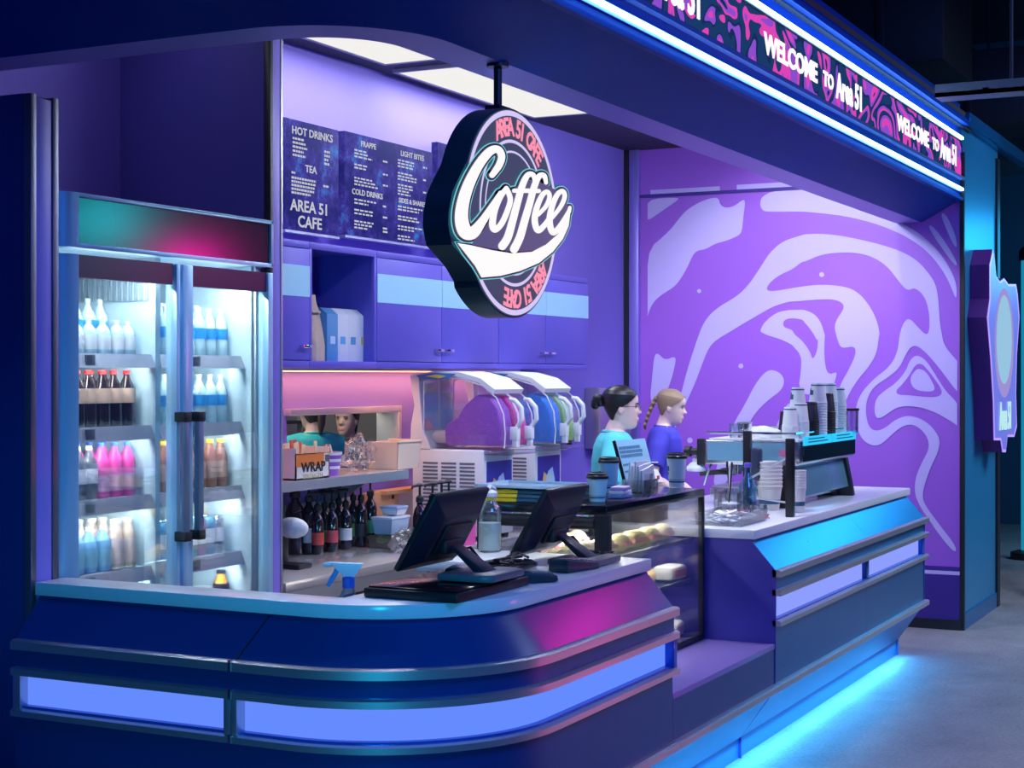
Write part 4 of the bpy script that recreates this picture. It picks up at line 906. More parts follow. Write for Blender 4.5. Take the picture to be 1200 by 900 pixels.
# ---- wall dispensers
a = onY(673.5, 517, BY-.01)
t = thing('soap_dispenser', 'brushed steel soap dispenser on the purple back wall', 'soap dispenser', (9.20, BY-.001, 1.185))
dsm = mat('dispenser_steel', (.5, .46, .42), .3, .9)
MB().box(-.085, -.11, .01, .085, 0, .20).build('housing', dsm, t, bevel=.012)
MB().lathe([(.018, -.02), (.02, .012)], (0, -.07, 0), 12).box(-.02, -.115, .02, .02, -.108, .045).build('nozzle', black, t)
t = thing('towel_dispenser', 'steel paper towel dispenser on the wall behind the dark-haired woman', 'towel dispenser', (9.86, BY-.001, 1.12))
MB().box(-.27, -.11, 0, .27, 0, .40).build('housing', mat('towel_steel', (.5, .5, .5), .32, .9), t, bevel=.01)
MB().box(-.12, -.112, .0, .12, -.03, .012).box(-.01, -.113, .36, .01, -.108, .385).build('slot', black, t)
MB().box(-.1, -.09, -.05, .1, -.06, .01).build('paper_towel', white, t)
# =============== ROUND COFFEE SIGN ===============
SY = 2.25; SCX, SCZ, SR = 4.473, 2.104, .325
sg = thing('coffee_sign', 'round backlit Coffee sign reading AREA 51 CAFE, hung from the bulkhead on a rod', 'sign', (SCX, SY+.04, SCZ-SR))
def c5(x, y, off=0.): 
    v = onY(490+x/6, 110+y/6, SY); return Vector((v.x, SY-off, v.z))
def c6(x, y, off=0.): return c5(x, y+780, off)
def circ(a, r=SR, off=0.): return Vector((SCX+r*math.cos(a), SY-off, SCZ+r*math.sin(a)))
LB = [c5(330, 500), c5(285, 590), c5(240, 690), c5(215, 830), c5(212, 920), c5(225, 1000), c5(238, 1060), c5(300, 1130), c5(370, 1215), c5(425, 1315)]
RB = [c5(965, 665), c5(1000, 640), c5(1035, 675), c5(1052, 760), c5(1064, 810), c5(1060, 900), c5(1030, 1000), c5(985, 1080)]
def ang(v): return math.atan2(v.z-SCZ, v.x-SCX)
def arc(a0, a1, n):    # clockwise
    while a1 > a0: a1 -= 2*PI
    return [circ(a0+(a1-a0)*i/n) for i in range(n+1)]
outl = arc(ang(LB[0]), ang(RB[0]), 40)[1:-1]+RB+arc(ang(RB[-1]), ang(LB[-1]), 40)[1:-1]+LB[::-1]
tealm = mat('sign_teal_body', (.02, .10, .13), .3, .5)
part('sign_body', MB().prism(outl, (0, .085, 0)), tealm, sg, angle=30)
slate = mat('sign_slate_face', (.035, .05, .075), .5, emit=(.06, .09, .14), es=.55)
part('face', MB().prism([v+Vector((0, -.003, 0)) for v in [circ(2*PI*i/64, SR*.985) for i in range(64)]], (0, .0028, 0)), slate, sg, smooth=False)
def ring(mb, r0, r1, off, a0=0., a1=2*PI, n=72):
    for i in range(n):
        a, b = a0+(a1-a0)*i/n, a0+(a1-a0)*(i+1)/n
        vs = [mb.V(circ(x, r*SR, off)) for x, r in ((a, r0), (b, r0), (b, r1), (a, r1))]; mb.Fc(vs)
lilac = glow('sign_lilac', (.72, .62, 1.), .95)
for r0, r1 in ((.925, .975), (.67, .70), (.575, .595)):
    m_ = MB(); ring(m_, r0, r1, .0045); part('ring_line', m_, lilac, sg, smooth=False)
pinkg = glow('sign_pink', (1., .30, .45), 1.0); pinkw = glow('sign_pink_white', (1., .72, .78), 1.05)
def arctext(a0, a1, mb_list):
    s = 'AREA 51 CAFE'; n = len(s)
    for i, ch in enumerate(s):
        if ch == ' ': continue
        a = math.radians(a0+(a1-a0)*i/(n-1))
        p = circ(a, SR*.81, .0)
        for mb, sz, off, ex in mb_list: mb.text(ch, sz, TY(p.x, SY-off, p.z, a-PI/2), ex, sx=.92, bold=.03)
ta, tb = MB(), MB()
arctext(113, 47, [(ta, .078, .0052, .0004)]); part('circle_lettering', ta, pinkg, sg, smooth=False)
arctext(-38, -101, [(tb, .078, .0052, .0004)]); part('circle_lettering', tb, pinkg, sg, smooth=False)
# script lettering as ribbons
STR = [
 [(500, 572, 22), (548, 505, 26), (567, 440, 27), (540, 392, 27), (480, 410, 32), (400, 510, 36), (330, 650, 42), (292, 780, 46), (285, 890, 50), (312, 970, 52), (365, 975, 46), (425, 905, 32), (495, 800, 24), (560, 700, 20)],
 [(600, 665, 20), (555, 730, 24), (518, 820, 26), (502, 915, 28), (520, 955, 26), (565, 915, 24), (605, 830, 23), (628, 745, 22), (605, 672, 20)],
 [(800, 615, 17), (790, 572, 20), (752, 572, 23), (715, 640, 27), (680, 760, 29), (645, 890, 31), (610, 1010, 33), (572, 1070, 34)],
 [(880, 625, 17), (868, 578, 20), (832, 580, 23), (798, 650, 27), (765, 770, 29), (730, 890, 31), (695, 1010, 33), (655, 1092, 34)],
 [(655, 682, 17), (740, 682, 18), (830, 684, 17)],
 [(825, 850, 16), (880, 790, 18), (905, 725, 19), (888, 690, 19), (852, 715, 21), (815, 800, 24), (800, 890, 26), (822, 960, 25), (868, 925, 22), (920, 850, 18)],
 [(925, 870, 16), (985, 790, 18), (1012, 722, 19), (996, 685, 19), (958, 712, 21), (920, 800, 24), (905, 900, 26), (928, 975, 25), (972, 940, 22), (1035, 840, 18), (1048, 800, 14)]]
def catmull(P, k=6):
    out = []
    for i in range(len(P)-1):
        p0, p1, p2, p3 = P[max(i-1, 0)], P[i], P[i+1], P[min(i+2, len(P)-1)]
        for j in range(k):
            t = j/k
            out.append(tuple(.5*((2*b)+(-a+c)*t+(2*a-5*b+4*c-d)*t*t+(-a+3*b-3*c+d)*t**3) for a, b, c, d in zip(p0, p1, p2, p3)))
    out.append(P[-1]); return out
SWASH = [(255, 1050), (350, 1065), (500, 1100), (640, 1122), (780, 1112), (880, 1060), (960, 990), (1020, 900), (1042, 830), (1050, 850), (1040, 930), (1000, 1020), (930, 1110), (830, 1190), (700, 1245), (560, 1280), (425, 1292), (380, 1210), (310, 1120)]
def ribbons(mb, grow, off):
    for si, S in enumerate(STR):
        Q = catmull([tuple(map(float, q)) for q in S])
        pts = [Vector((q[0]*.5, q[1], 0)) for q in Q]    # undo the foreshortening for stroke normals
        L, R_ = [], []
        for i, q in enumerate(Q):
            a, b = Q[max(i-1, 0)], Q[min(i+1, len(Q)-1)]
            t = Vector((b[0]-a[0], b[1]-a[1])); t.normalize(); n = Vector((-t.y, t.x))
            w = q[2]*(.96 if si == 0 else .87)+grow
            L.append(c5(q[0]+n.x*w, q[1]+n.y*w, off)); R_.append(c5(q[0]-n.x*w, q[1]-n.y*w, off))
        for i in range(len(L)-1): mb.Fc([mb.V(p) for p in (L[i], L[i+1], R_[i+1], R_[i])])
        for q in (Q[0], Q[-1]):
            w = q[2]*(.96 if si == 0 else .87)+grow; mb.Fc([mb.V(c5(q[0]+w*math.cos(a*PI/8), q[1]+w*math.sin(a*PI/8), off)) for a in range(16)])
def growpoly(P, g):
    cx = sum(p[0] for p in P)/len(P); cy = sum(p[1] for p in P)/len(P); out = []
    for i, p in enumerate(P):
        a, b = P[i-1], P[(i+1) % len(P)]; t = Vector((b[0]-a[0], b[1]-a[1])); t.normalize(); out.append((p[0]+t.y*g, p[1]-t.x*g))
    return out
dkf = mat('sign_dark_outline', (.03, .06, .09), .4)
a_ = MB(); ribbons(a_, 22, .0065); a_.flat([c5(x, y, .0065) for x, y in growpoly(SWASH, 20)]); part('script_outline', a_, glow('sign_cyan_line', (.25, .85, .95), .7), sg, smooth=False)
FILL = [(440, 960), (520, 830), (600, 700), (760, 600), (880, 640), (1000, 700), (1040, 800), (1020, 900), (940, 1010), (820, 1100), (640, 1110), (480, 1085), (360, 1060), (380, 1020)]
a_ = MB(); ribbons(a_, 15, .0075); a_.flat([c5(x, y, .0075) for x, y in growpoly(SWASH, 13)]); part('script_shadow', a_, dkf, sg, smooth=False)
a_ = MB(); a_.flat([c5(x, y, .0085) for x, y in FILL]); part('script_backing', a_, mat('sign_mauve_slate', (.07, .07, .12), .5, emit=(.12, .12, .22), es=.6), sg, smooth=False)
a_ = MB(); ribbons(a_, 0, .0100); a_.flat([c5(x, y, .0098) for x, y in SWASH]); part('script_lettering', a_, glow('sign_white', (1., .97, .98), 1.0), sg, smooth=False)
part('hanger_rod', MB().cyl((SCX-.012, SY+.045, SCZ+SR-.005), (SCX-.012, SY+.045, 2.572), .013).box(SCX-.05, SY+.02, SCZ+SR-.012, SCX+.03, SY+.07, SCZ+SR+.008).lathe([(.035, 2.56), (.035, 2.572)], (SCX-.012, SY+.045, 0)), mat('gunmetal_rod', (.03, .035, .05), .35, .8), sg)
# =============== TILL AREA ===============
TZ = .958
def monitor(label, x, y, rz=0.):
    t = thing('pos_monitor', label, 'monitor', (x, y, TZ), rz, 'point of sale monitors')
    # local: screen faces +y (staff), leans back towards -y
    tilt = math.radians(30); W, H, D = .34, .265, .03
    up = Vector((0, -math.sin(tilt), math.cos(tilt))); nb = Vector((0, -math.cos(tilt), -math.sin(tilt)))
    o = Vector((0, .02, .035))
    def P(u, v, w): return o+Vector((u, 0, 0))+up*v+nb*w
    MB().hexa([P(-W/2, 0, 0), P(W/2, 0, 0), P(W/2, 0, .018), P(-W/2, 0, .018)], [P(-W/2, H, 0), P(W/2, H, 0), P(W/2, H, .018), P(-W/2, H, .018)]).build('bezel', black, t, bevel=.004)
    MB().hexa([P(-W/2+.004, .004, .018), P(W/2-.004, .004, .018), P(W/2-.06, .05, .05), P(-W/2+.06, .05, .05)], [P(-W/2+.004, H-.004, .018), P(W/2-.004, H-.004, .018), P(W/2-.06, H-.06, .05), P(-W/2+.06, H-.06, .05)]).build('back_shell', mat('monitor_back', (.020, .016, .032), .38, var=.1), t, bevel=.004)
    MB().hexa([P(-W/2+.09, .07, .05), P(W/2-.09, .07, .05), P(W/2-.09, .07, .058), P(-W/2+.09, .07, .058)], [P(-W/2+.09, H-.09, .05), P(W/2-.09, H-.09, .05), P(W/2-.09, H-.09, .058), P(-W/2+.09, H-.09, .058)]).build('back_plate', black, t, bevel=.003)
    MB().hexa([P(-W/2+.02, .02, -.002), P(W/2-.02, .02, -.002), P(W/2-.02, .02, 0), P(-W/2+.02, .02, 0)], [P(-W/2+.02, H-.02, -.002), P(W/2-.02, H-.02, -.002), P(W/2-.02, H-.02, 0), P(-W/2+.02, H-.02, 0)]).build('screen', glow('pos_screen', (.25, .35, .6), .8), t, smooth=False)
    a = P(0, .10, .055)
    MB().hexa([(-.04, -.225, .02), (.04, -.225, .02), (.04, -.19, .012), (-.04, -.19, .012)], [(-.03, a.y-.03, a.z-.0), (.03, a.y-.03, a.z-.0), (.03, a.y+.0, a.z+.01), (-.03, a.y+.0, a.z+.01)]).build('stand_arm', mat('monitor_back', (.02, .016, .032), .38), t, bevel=.004)
    MB().box(-.055, a.y-.02, a.z-.025, .055, a.y+.015, a.z+.02).build('hinge', black, t, bevel=.008)
    MB().prism([(-.10, -.28, .002), (.10, -.28, .002), (.12, -.24, .002), (.12, -.10, .002), (-.12, -.10, .002), (-.12, -.24, .002)], (0, 0, .022)).build('stand_base', mat('base_grey', (.16, .16, .18), .35), t, bevel=.006)
    MB().limb([(.06, a.y-.01, a.z-.02), (.09, -.1, .08), (.07, -.16, .03), (.14, -.2, .012), (.17, -.14, .010)], .005, 8).build('cable', black, t)
    return t
TZ = .958+.036
monitor('black till monitor nearest the camera, seen from behind, beside the white spray bottle', 4.255, 2.43)
TZ = .958
monitor('black till monitor seen from behind between the milk bottle and the takeaway cups', 5.03, 2.44)
# black trays / drawers under the monitors
t = thing('cash_drawer', 'low wide black tray under the nearer till monitor', 'tray', (4.17, 2.32, TZ))
MB().box(-.20, -.15, 0, .26, .16, .028).build('tray_body', black, t, bevel=.005); MB().box(-.19, -.14, .028, .25, .15, .034).build('top_plate', blackg, t, bevel=.003)
t = thing('keyboard', 'long black keyboard lying between the two till monitors', 'keyboard', (4.68, 2.42, TZ), .05)
MB().box(-.20, -.07, 0, .20, .07, .016).build('keyboard_case', black, t, bevel=.004)
kk = MB()
for r in range(5):
    for c in range(15): kk.box(-.188+c*.0252, -.058+r*.0235, .016, -.188+c*.0252+.021, -.058+r*.0235+.019, .022)
kk.build('keys', blackg, t, smooth=False)
def terminal(label, px, py, rz):
    v = onZ(px, py, TZ)
    t = thing('card_terminal', label, 'card terminal', (v.x, v.y, TZ), rz, 'card terminals')
    MB().hexa([(-.042, -.09, 0), (.042, -.09, 0), (.042, .09, 0), (-.042, .09, 0)], [(-.04, -.088, .022), (.04, -.088, .022), (.04, .088, .045), (-.04, .088, .045)]).build('terminal_body', mat('terminal_dark', (.02, .045, .06), .4), t, bevel=.008)
    MB().hexa([(-.032, .0, .036), (.032, .0, .036), (.032, .075, .046), (-.032, .075, .046)], [(-.032, .0, .037), (.032, .0, .037), (.032, .075, .047), (-.032, .075, .047)]).build('screen', mat('terminal_screen', (.3, .32, .36), .2), t, smooth=False)
    kp = MB()
    for r in range(4):
        for c in range(3): kp.box(-.03+c*.022, -.075+r*.017, .022+r*.002, -.03+c*.022+.016, -.075+r*.017+.011, .029+r*.0025)
    kp.build('keypad', mat('terminal_keys', (.3, .33, .35), .5), t, smooth=False)
terminal('dark card terminal with grey screen lying before the nearer monitor', 618, 682, .9)
terminal('dark card terminal lying flat beside the second monitor stand', 673, 668, 1.35)
v = onZ(549, 683, TZ)
t = thing('receipt_printer', 'small black receipt printer with grey lid beside the nearer monitor', 'printer', (v.x, v.y, TZ), .3)
MB().hexa([(-.06, -.07, 0), (.06, -.07, 0), (.06, .07, 0), (-.06, .07, 0)], [(-.058, -.05, .04), (.058, -.05, .04), (.058, .065, .05), (-.058, .065, .05)]).build('printer_body', black, t, bevel=.008)
MB().box(-.045, -.03, .045, .045, .05, .053).build('lid', mat('base_grey', (.16, .16, .18), .35), t, bevel=.003)
v = onZ(598, 668, TZ)
cb_ = MB()
for k in range(5):
    rr = random.Random(k); p = [(rr.uniform(-.12, .12), rr.uniform(-.05, .05), .006+.006*k+rr.uniform(0, .02)) for _ in range(7)]
    Q = catmull([tuple(q) for q in p], 5); cb_.limb([(a, b, max(.006, c)) for a, b, c in Q], .0045, 6)
o = tag(cb_.build('cable', black, None), 'tangle of black cables between the two till monitors', 'cable'); o.location = (v.x, v.y, TZ)
v = onZ(703, 655, TZ); cb_ = MB()
for k in range(4):
    rr = random.Random(40+k); p = [(rr.uniform(-.07, .07), rr.uniform(-.05, .05), .005+.005*k+rr.uniform(0, .015)) for _ in range(7)]
    cb_.limb([(a, b, max(.005, c)) for a, b, c in catmull([tuple(q) for q in p], 5)], .004, 6)
o = tag(cb_.build('cable', black, None), 'small heap of black cable at the end of the till counter by the glass case', 'cable'); o.location = (v.x-.04, v.y, TZ)
# spray bottle (stands on the lower inner shelf)
t = thing('spray_bottle', 'blue and white trigger spray bottle standing behind the curved counter', 'spray bottle', (4.11, 2.62, .776), -1.1)
MB().lathe([(.036, 0), (.038, .01), (.038, .09), (.030, .15), (.014, .19), (.014, .20)], n=16).build('bottle_body', glass('spray_plastic', (.75, .88, .98), .15, .1), t)
MB().lathe([(.034, .004), (.035, .09), (.028, .14)], n=16).build('liquid', mat('spray_blue', (.25, .6, .85), .2), t)
MB().lathe([(.019, .185), (.019, .215), (.014, .22)], n=14).build('collar', mat('spray_collar', (.02, .12, .65), .35), t)
MB().hexa([(-.014, -.012, .218), (.018, -.012, .218), (.018, .012, .218), (-.014, .012, .218)], [(-.055, -.011, .262), (.045, -.011, .258), (.045, .011, .258), (-.055, .011, .262)]).limb([(-.05, 0, .256), (-.075, 0, .254)], [.009, .007], 8).build('trigger_head', mat('spray_head', (.65, .82, .92), .4), t, bevel=.003)
MB().limb([(-.03, 0, .245), (-.048, 0, .215), (-.062, 0, .19)], [.008, .008, .006], 8).build('trigger', mat('spray_trigger', (.05, .35, .75), .4), t)
# glass milk bottle
v = onZ(574, 646, TZ)
t = thing('milk_bottle', 'tall glass bottle half full of pale drink on the white counter', 'bottle', (v.x, v.y, TZ))
MB().lathe([(.040, 0), (.043, .008), (.043, .14), (.036, .165), (.024, .18), (.024, .205)], n=20).build('bottle_glass', glass('bottle_glass', (.93, .97, .97), .12), t)
MB().lathe([(.038, .006), (.041, .012), (.041, .105)], n=20).build('drink', mat('pale_drink', (.62, .74, .70), .3), t)
MB().lathe([(.028, .20), (.03, .215), (.012, .225)], n=16).limb([(-.02, 0, .222), (0, .0, .238), (.035, 0, .226), (.05, 0, .214)], [.008, .009, .007, .005], 8).build('stopper', mat('stopper_white', (.75, .8, .8), .3), t)
# =============== ON THE GLASS CASE ===============
cz = dz1+.001
def cup(label, loc, h, r, body, group='takeaway cups on the case'):
    t = thing('takeaway_cup', label, 'cup', loc, 2.2, group)
    MB().lathe([(r*.72, 0), (r*.74, .004), (r, h)], n=20).build('cup_body', body, t)
    for a, b in ((.16, .21), (.25, .265)):
        ra = r*(.735+.265*a); rb = r*(.735+.265*b)
        MB().lathe([(ra*1.012, h*a), (rb*1.012, h*b)], n=20, caps=False).build('band', mat('cup_band', (.02, .10, .18), .5), t)
    MB().lathe([(r*1.06, h-.003), (r*1.06, h+.006), (r*.96, h+.010), (r*.93, h+.018), (r*.80, h+.020), (r*.80, h+.014)], n=20).build('lid', mat('black_lid', (.015, .013, .015), .35), t)
    e = MB()   # emblem curved on the cup side
    for a0, a1, z0, z1 in ((-.35, .0, .50, .72), (.0, .35, .55, .72), (-.2, .2, .42, .52)):
        R = [[(r*(.735+.265*z)*1.015*math.cos(a), r*(.735+.265*z)*1.015*math.sin(a), h*z) for z in (z0, z1)] for a in [a0+(a1-a0)*i/4 for i in range(5)]]
        for i in range(4): e.Fc([e.V(p) for p in (R[i][0], R[i+1][0], R[i+1][1], R[i][1])])
    e.build('emblem', mat('cup_band', (.02, .10, .18), .5), t)
    return t
cteal = mat('cup_teal', (.48, .86, .94), .5); cwhit = mat('cup_white', (.80, .86, .84), .5)
cup('short teal takeaway cup with black lid at the till end of the glass case', (X_at(700, 2.44), 2.44, cz), .09, .040, cteal)
cup('taller teal takeaway cup with black lid just behind the short one on the case', (X_at(713.5, 2.58), 2.58, cz), .125, .042, cteal)
cup('white takeaway cup with black lid and dark emblem at the far end of the case', (X_at(793, 2.46), 2.46, cz), .125, .043, cwhit)
# acrylic notice
v = Vector((X_at(752, 2.62), 2.62, cz))
t = thing('notice_stand', 'tilted pale blue acrylic notice stand on top of the glass case', 'notice', v, .0)
nb = Matrix.Rotation(math.radians(-16), 4, 'X') 
m_ = MB().box(-.17, -.002, .02, .17, .004, .205); m_.bm.transform(nb); m_.build('sheet', mat('notice_blue', (.30, .55, .72), .3, coat=.6), t, smooth=False)
m_ = MB().box(-.172, -.006, .015, -.166, .008, .207).box(-.172, -.006, .01, .172, .008, .02); m_.bm.transform(nb); m_.build('holder_edge', black, t, smooth=False)
m_ = MB().box(-.16, -.03, 0, .16, .07, .008); m_.build('foot', clearp, t)
for k in range(5):
    m_ = MB(); u = -.145; rr = random.Random(k+9); zz = .165-k*.018 if k < 3 else .095-(k-3)*.03
    while u < (.09 if k < 3 else .10):
        w = rr.uniform(.008, .018); m_.box(u, -.0032, zz, u+w, -.002, zz+(.013 if k < 3 else .008)); u += w+.006
    m_.bm.transform(nb); m_.build('printed_line', mat('notice_ink', (.04, .16, .28), .5), t, smooth=False)
# stack of cup sleeves + sachets holder
v = Vector((X_at(737, 2.55), 2.50, cz))
t = thing('napkin_holder', 'clear holder of folded white napkins on the glass case in front of the notice', 'napkin holder', v)
openbox(MB(), .075, .05, .05).build('holder', clearp, t, smooth=False)
for i in range(5):
    n_ = MB().box(-.065, -.04+i*.016, .006, .065, -.034+i*.016, .10+.012*(i % 3)); n_.bm.transform(Matrix.Rotation(.08*(i-2), 4, 'Y')); n_.build('napkin', mat('napkin_white', (.78, .8, .86), .6, var=.08, vscale=30), t, smooth=False)
for i in range(3):
    q = tag(MB().box(-.055, -.03, 0, .055, .03, .014).build('sachet_box', (mat('box_blue', (.2, .28, .6), .5), mat('carton_white', (.7, .7, .8), .5), mat('box_lilac', (.5, .35, .7), .5))[i], None, bevel=.003), ('blue', 'white', 'lilac')[i]+' flat sachet box in the low stack by the takeaway cups', 'box', 'sachet boxes')
    q.location = (X_at(727, 2.44), 2.44, cz+.0005+i*.0146); q.rotation_euler = (0, 0, .1*i)
t = thing('glass_tumbler', 'empty clear glass tumbler on the case beside the napkins', 'glass', (X_at(756, 2.47), 2.47, cz))
MB().lathe([(.028, 0), (.034, .075), (.032, .075), (.026, .005)], n=18).build('tumbler', clearp, t)
t = thing('logo_card', 'small white tent card with a red mark on the glass case', 'card', (X_at(767, 2.66), 2.66, cz))
MB().prism([(-.05, -.025, 0), (.05, -.025, 0), (.035, 0, .055), (-.035, 0, .055)], (0, .002, 0)).prism([(-.05, .025, 0), (.05, .025, 0), (.035, .002, .055), (-.035, .002, .055)], (0, .002, 0)).build('card', white, t, smooth=False)
MB().box(-.012, -.02, .012, .012, -.0165, .03).build('mark', mat('mark_red', (.7, .05, .08), .5), t, smooth=False)
# menus / folders with yellow stripe at the case end
v = Vector((5.50, 2.78, cz))
fol = mat('folder_dark', (.03, .10, .16), .35); fy = mat('folder_yellow', (.85, .68, .03), .45)
for i in range(3):
    t = thing('menu_folder', ('bottom', 'middle', 'top')[i]+' dark menu folder with yellow spine in the pile on the case end', 'folder', (5.53, 2.70, cz+i*.016), .02*i, 'menu folders')
    MB().box(-.13, -.20, 0, .13, .16, .014).build('cover', fol, t, bevel=.003)
    MB().box(-.1315, .0, .001, -.129, .16, .0135).build('spine_band', fy, t, smooth=False)
    MB().box(-.13, .02, .0142, -.07, .16, .0148).build('spine_band', fy, t, smooth=False)
t = thing('glass_tray', 'flat pale glass tray lying on the menu folders', 'tray', (5.53, 2.68, cz+.049))
openbox(MB(), .14, .19, .014).build('tray', mat('tray_glass', (.5, .68, .78), .15, coat=.7), t, smooth=False)
# white squeeze bottle behind the case (on a brown box on the coffee counter)
t = thing('brown_box', 'brown cardboard box on the coffee counter behind the glass case end', 'box', (6.62, 2.72, TZ), .05)
MB().box(-.10, -.12, 0, .10, .12, .15).build('box_body', mat('grey_brown_card', (.22, .17, .17), .6, var=.1), t, bevel=.004)
MB().box(-.10, -.012, .1502, .10, .012, .1508).build('tape', mat('tape', (.4, .33, .25), .3), t, smooth=False)
t = thing('cake_box', 'small pale yellow paper parcel on top of the brown box', 'parcel', (6.66, 2.70, TZ+.152))
MB().box(-.045, -.05, 0, .045, .05, .03).build('paper', mat('parcel_cream', (.85, .75, .45), .6), t, bevel=.008); MB().box(-.046, -.006, .0, .046, .006, .0315).build('string', mat('box_blue', (.2, .28, .6), .5), t, bevel=.001)
v = Vector((X_at(816, 3.0), 3.02, 0))
t = thing('squeeze_bottle', 'broad white sauce squeeze bottle behind the glass case', 'sauce bottle', (X_at(816, 2.78), 2.78, cz))
MB().lathe([(.045, 0), (.05, .01), (.048, .022), (.03, .04), (.018, .046), (.018, .062), (.010, .066), (.005, .085)], n=18).build('bottle_body', mat('bottle_white', (.82, .84, .9), .4), t)
MB().lathe([(.019, .045), (.02, .06), (.012, .064)], n=16).build('cap', white, t)
# =============== COFFEE COUNTER ===============
ex0, ex1, ey0, ey1 = 7.53, 8.55, 2.24, 2.72
es_ = thing('espresso_machine', 'large chrome espresso machine with blue back panel and cups on top', 'coffee machine', (8.05, 2.48, TZ))
mir = mat('mirror_blue_steel', (.30, .62, .82), .25, .6); stl = mat('machine_steel', (.62, .66, .68), .22, 1.)
z0 = TZ
part('base', MB().box(ex0+.06, ey0+.06, z0+.03, ex1-.03, ey1, z0+.085), stl, es_, bevel=.006)
part('foot', MB().cyl((ex0+.1, ey0+.1, z0), (ex0+.1, ey0+.1, z0+.03), .022).cyl((ex1-.08, ey0+.1, z0), (ex1-.08, ey0+.1, z0+.03), .022).cyl((ex0+.1, ey1-.05, z0), (ex0+.1, ey1-.05, z0+.03), .022).cyl((ex1-.08, ey1-.05, z0), (ex1-.08, ey1-.05, z0+.03), .022), black, es_)
part('drip_grate', MB().box(ex0+.08, ey0+.25, z0+.085, ex1-.05, ey1-.005, z0+.093), steel, es_)
part('upper_body', MB().prism([Vector((ex0, y, z)) for y, z in ((ey0+.02, z0+.205), (ey0, z0+.22), (ey0, z0+.325), (ey1, z0+.325), (ey1+.02, z0+.30), (ey1+.02, z0+.205))], (ex1-ex0, 0, 0)), stl, es_, bevel=.006)
part('back_panel', MB().hexa([(ex0+.07, ey0+.02, z0+.05), (ex1-.06, ey0+.02, z0+.05), (ex1-.06, ey0+.06, z0+.05), (ex0+.07, ey0+.06, z0+.05)], [(ex0+.07, ey0+.055, z0+.205), (ex1-.06, ey0+.055, z0+.205), (ex1-.06, ey0+.09, z0+.205), (ex0+.07, ey0+.09, z0+.205)]), mir, es_, bevel=.003)
part('mirror_band', MB().box(ex0+.05, ey0-.005, z0+.225, ex1-.02, ey0, z0+.30), mat('smoked_mirror', (.10, .20, .25), .06, .9), es_, smooth=False)
part('lit_name_plate', MB().box(ex0+.05, ey0-.008, z0+.302, ex0+.52, ey0, z0+.345).box(ex0+.55, ey0-.008, z0+.302, ex1-.02, ey0, z0+.345), mat('cyan_plate', (.02, .42, .62), .25, emit=(.03, .62, .9), es=.75), es_, smooth=False)
m_ = MB()
for a, b in ((.11, .45), (.62, .93)):
    for zz in (.315, .330): m_.box(ex0+a, ey0-.010, z0+zz, ex0+b-(.06 if zz > .32 else 0), ey0-.008, z0+zz+.005)
part('plate_print', m_, mat('plate_ink', (.01, .12, .25), .5), es_, smooth=False)
part('side_leg', MB().hexa([(ex0+.01, ey0+.0, z0+.0), (ex0+.055, ey0+.0, z0+.0), (ex0+.055, ey0+.12, z0+.0), (ex0+.01, ey0+.12, z0+.0)], [(ex0+.01, ey0+.04, z0+.21), (ex0+.055, ey0+.04, z0+.21), (ex0+.055, ey0+.10, z0+.21), (ex0+.01, ey0+.10, z0+.21)]), black, es_, bevel=.004)
part('side_leg', MB().hexa([(ex1-.05, ey0+.0, z0+.0), (ex1, ey0+.0, z0+.0), (ex1, ey0+.20, z0+.0), (ex1-.05, ey0+.20, z0+.0)], [(ex1-.05, ey0+.04, z0+.21), (ex1, ey0+.04, z0+.21), (ex1, ey0+.12, z0+.21), (ex1-.05, ey0+.12, z0+.21)]), black, es_, bevel=.004)
part('end_cap', MB().box(ex0-.008, ey1+.005, z0+.20, ex0+.03, ey1+.045, z0+.33), black, es_, bevel=.006)
part('steam_knob', MB().cyl((ex0+.01, ey1+.045, z0+.265), (ex0+.01, ey1+.085, z0+.265), .018).cyl((ex0+.01, ey1+.08, z0+.265), (ex0+.01, ey1+.11, z0+.265), .027), black, es_)
part('side_mirror', MB().box(ex0-.004, ey0+.05, z0+.225, ex0, ey1-.01, z0+.315), mir, es_, smooth=False)
for i in range(3):
    x = ex0+.17+i*.32
    g = part('group_head', MB().cyl((x, ey1-.10, z0+.205), (x, ey1-.10, z0+.165), .033).cyl((x, ey1-.10, z0+.165), (x, ey1-.10, z0+.15), .028), chrome, es_)
    q = MB().limb([(x, ey1-.10, z0+.155), (x, ey1-.02, z0+.158), (x, ey1+.09, z0+.145)], [.012, .014, .012], 8).build('portafilter_handle', black, g); q.data.transform(es_.matrix_basis.inverted())
part('steam_wand', MB().limb([(ex0+.03, ey1-.02, z0+.21), (ex0+.02, ey1+.0, z0+.15), (ex0+.03, ey1+.02, z0+.10)], .006, 8), chrome, es_)
part('cup_rail', MB().limb([(ex0+.02, ey1, z0+.36), (ex0+.02, ey0+.03, z0+.36), (ex1-.03, ey0+.03, z0+.36), (ex1-.03, ey1, z0+.36)], .006, 8), chrome, es_)
part('cup_tray', MB().box(ex0+.02, ey0+.02, z0+.325, ex1-.02, ey1-.01, z0+.333), white, es_, bevel=.002)
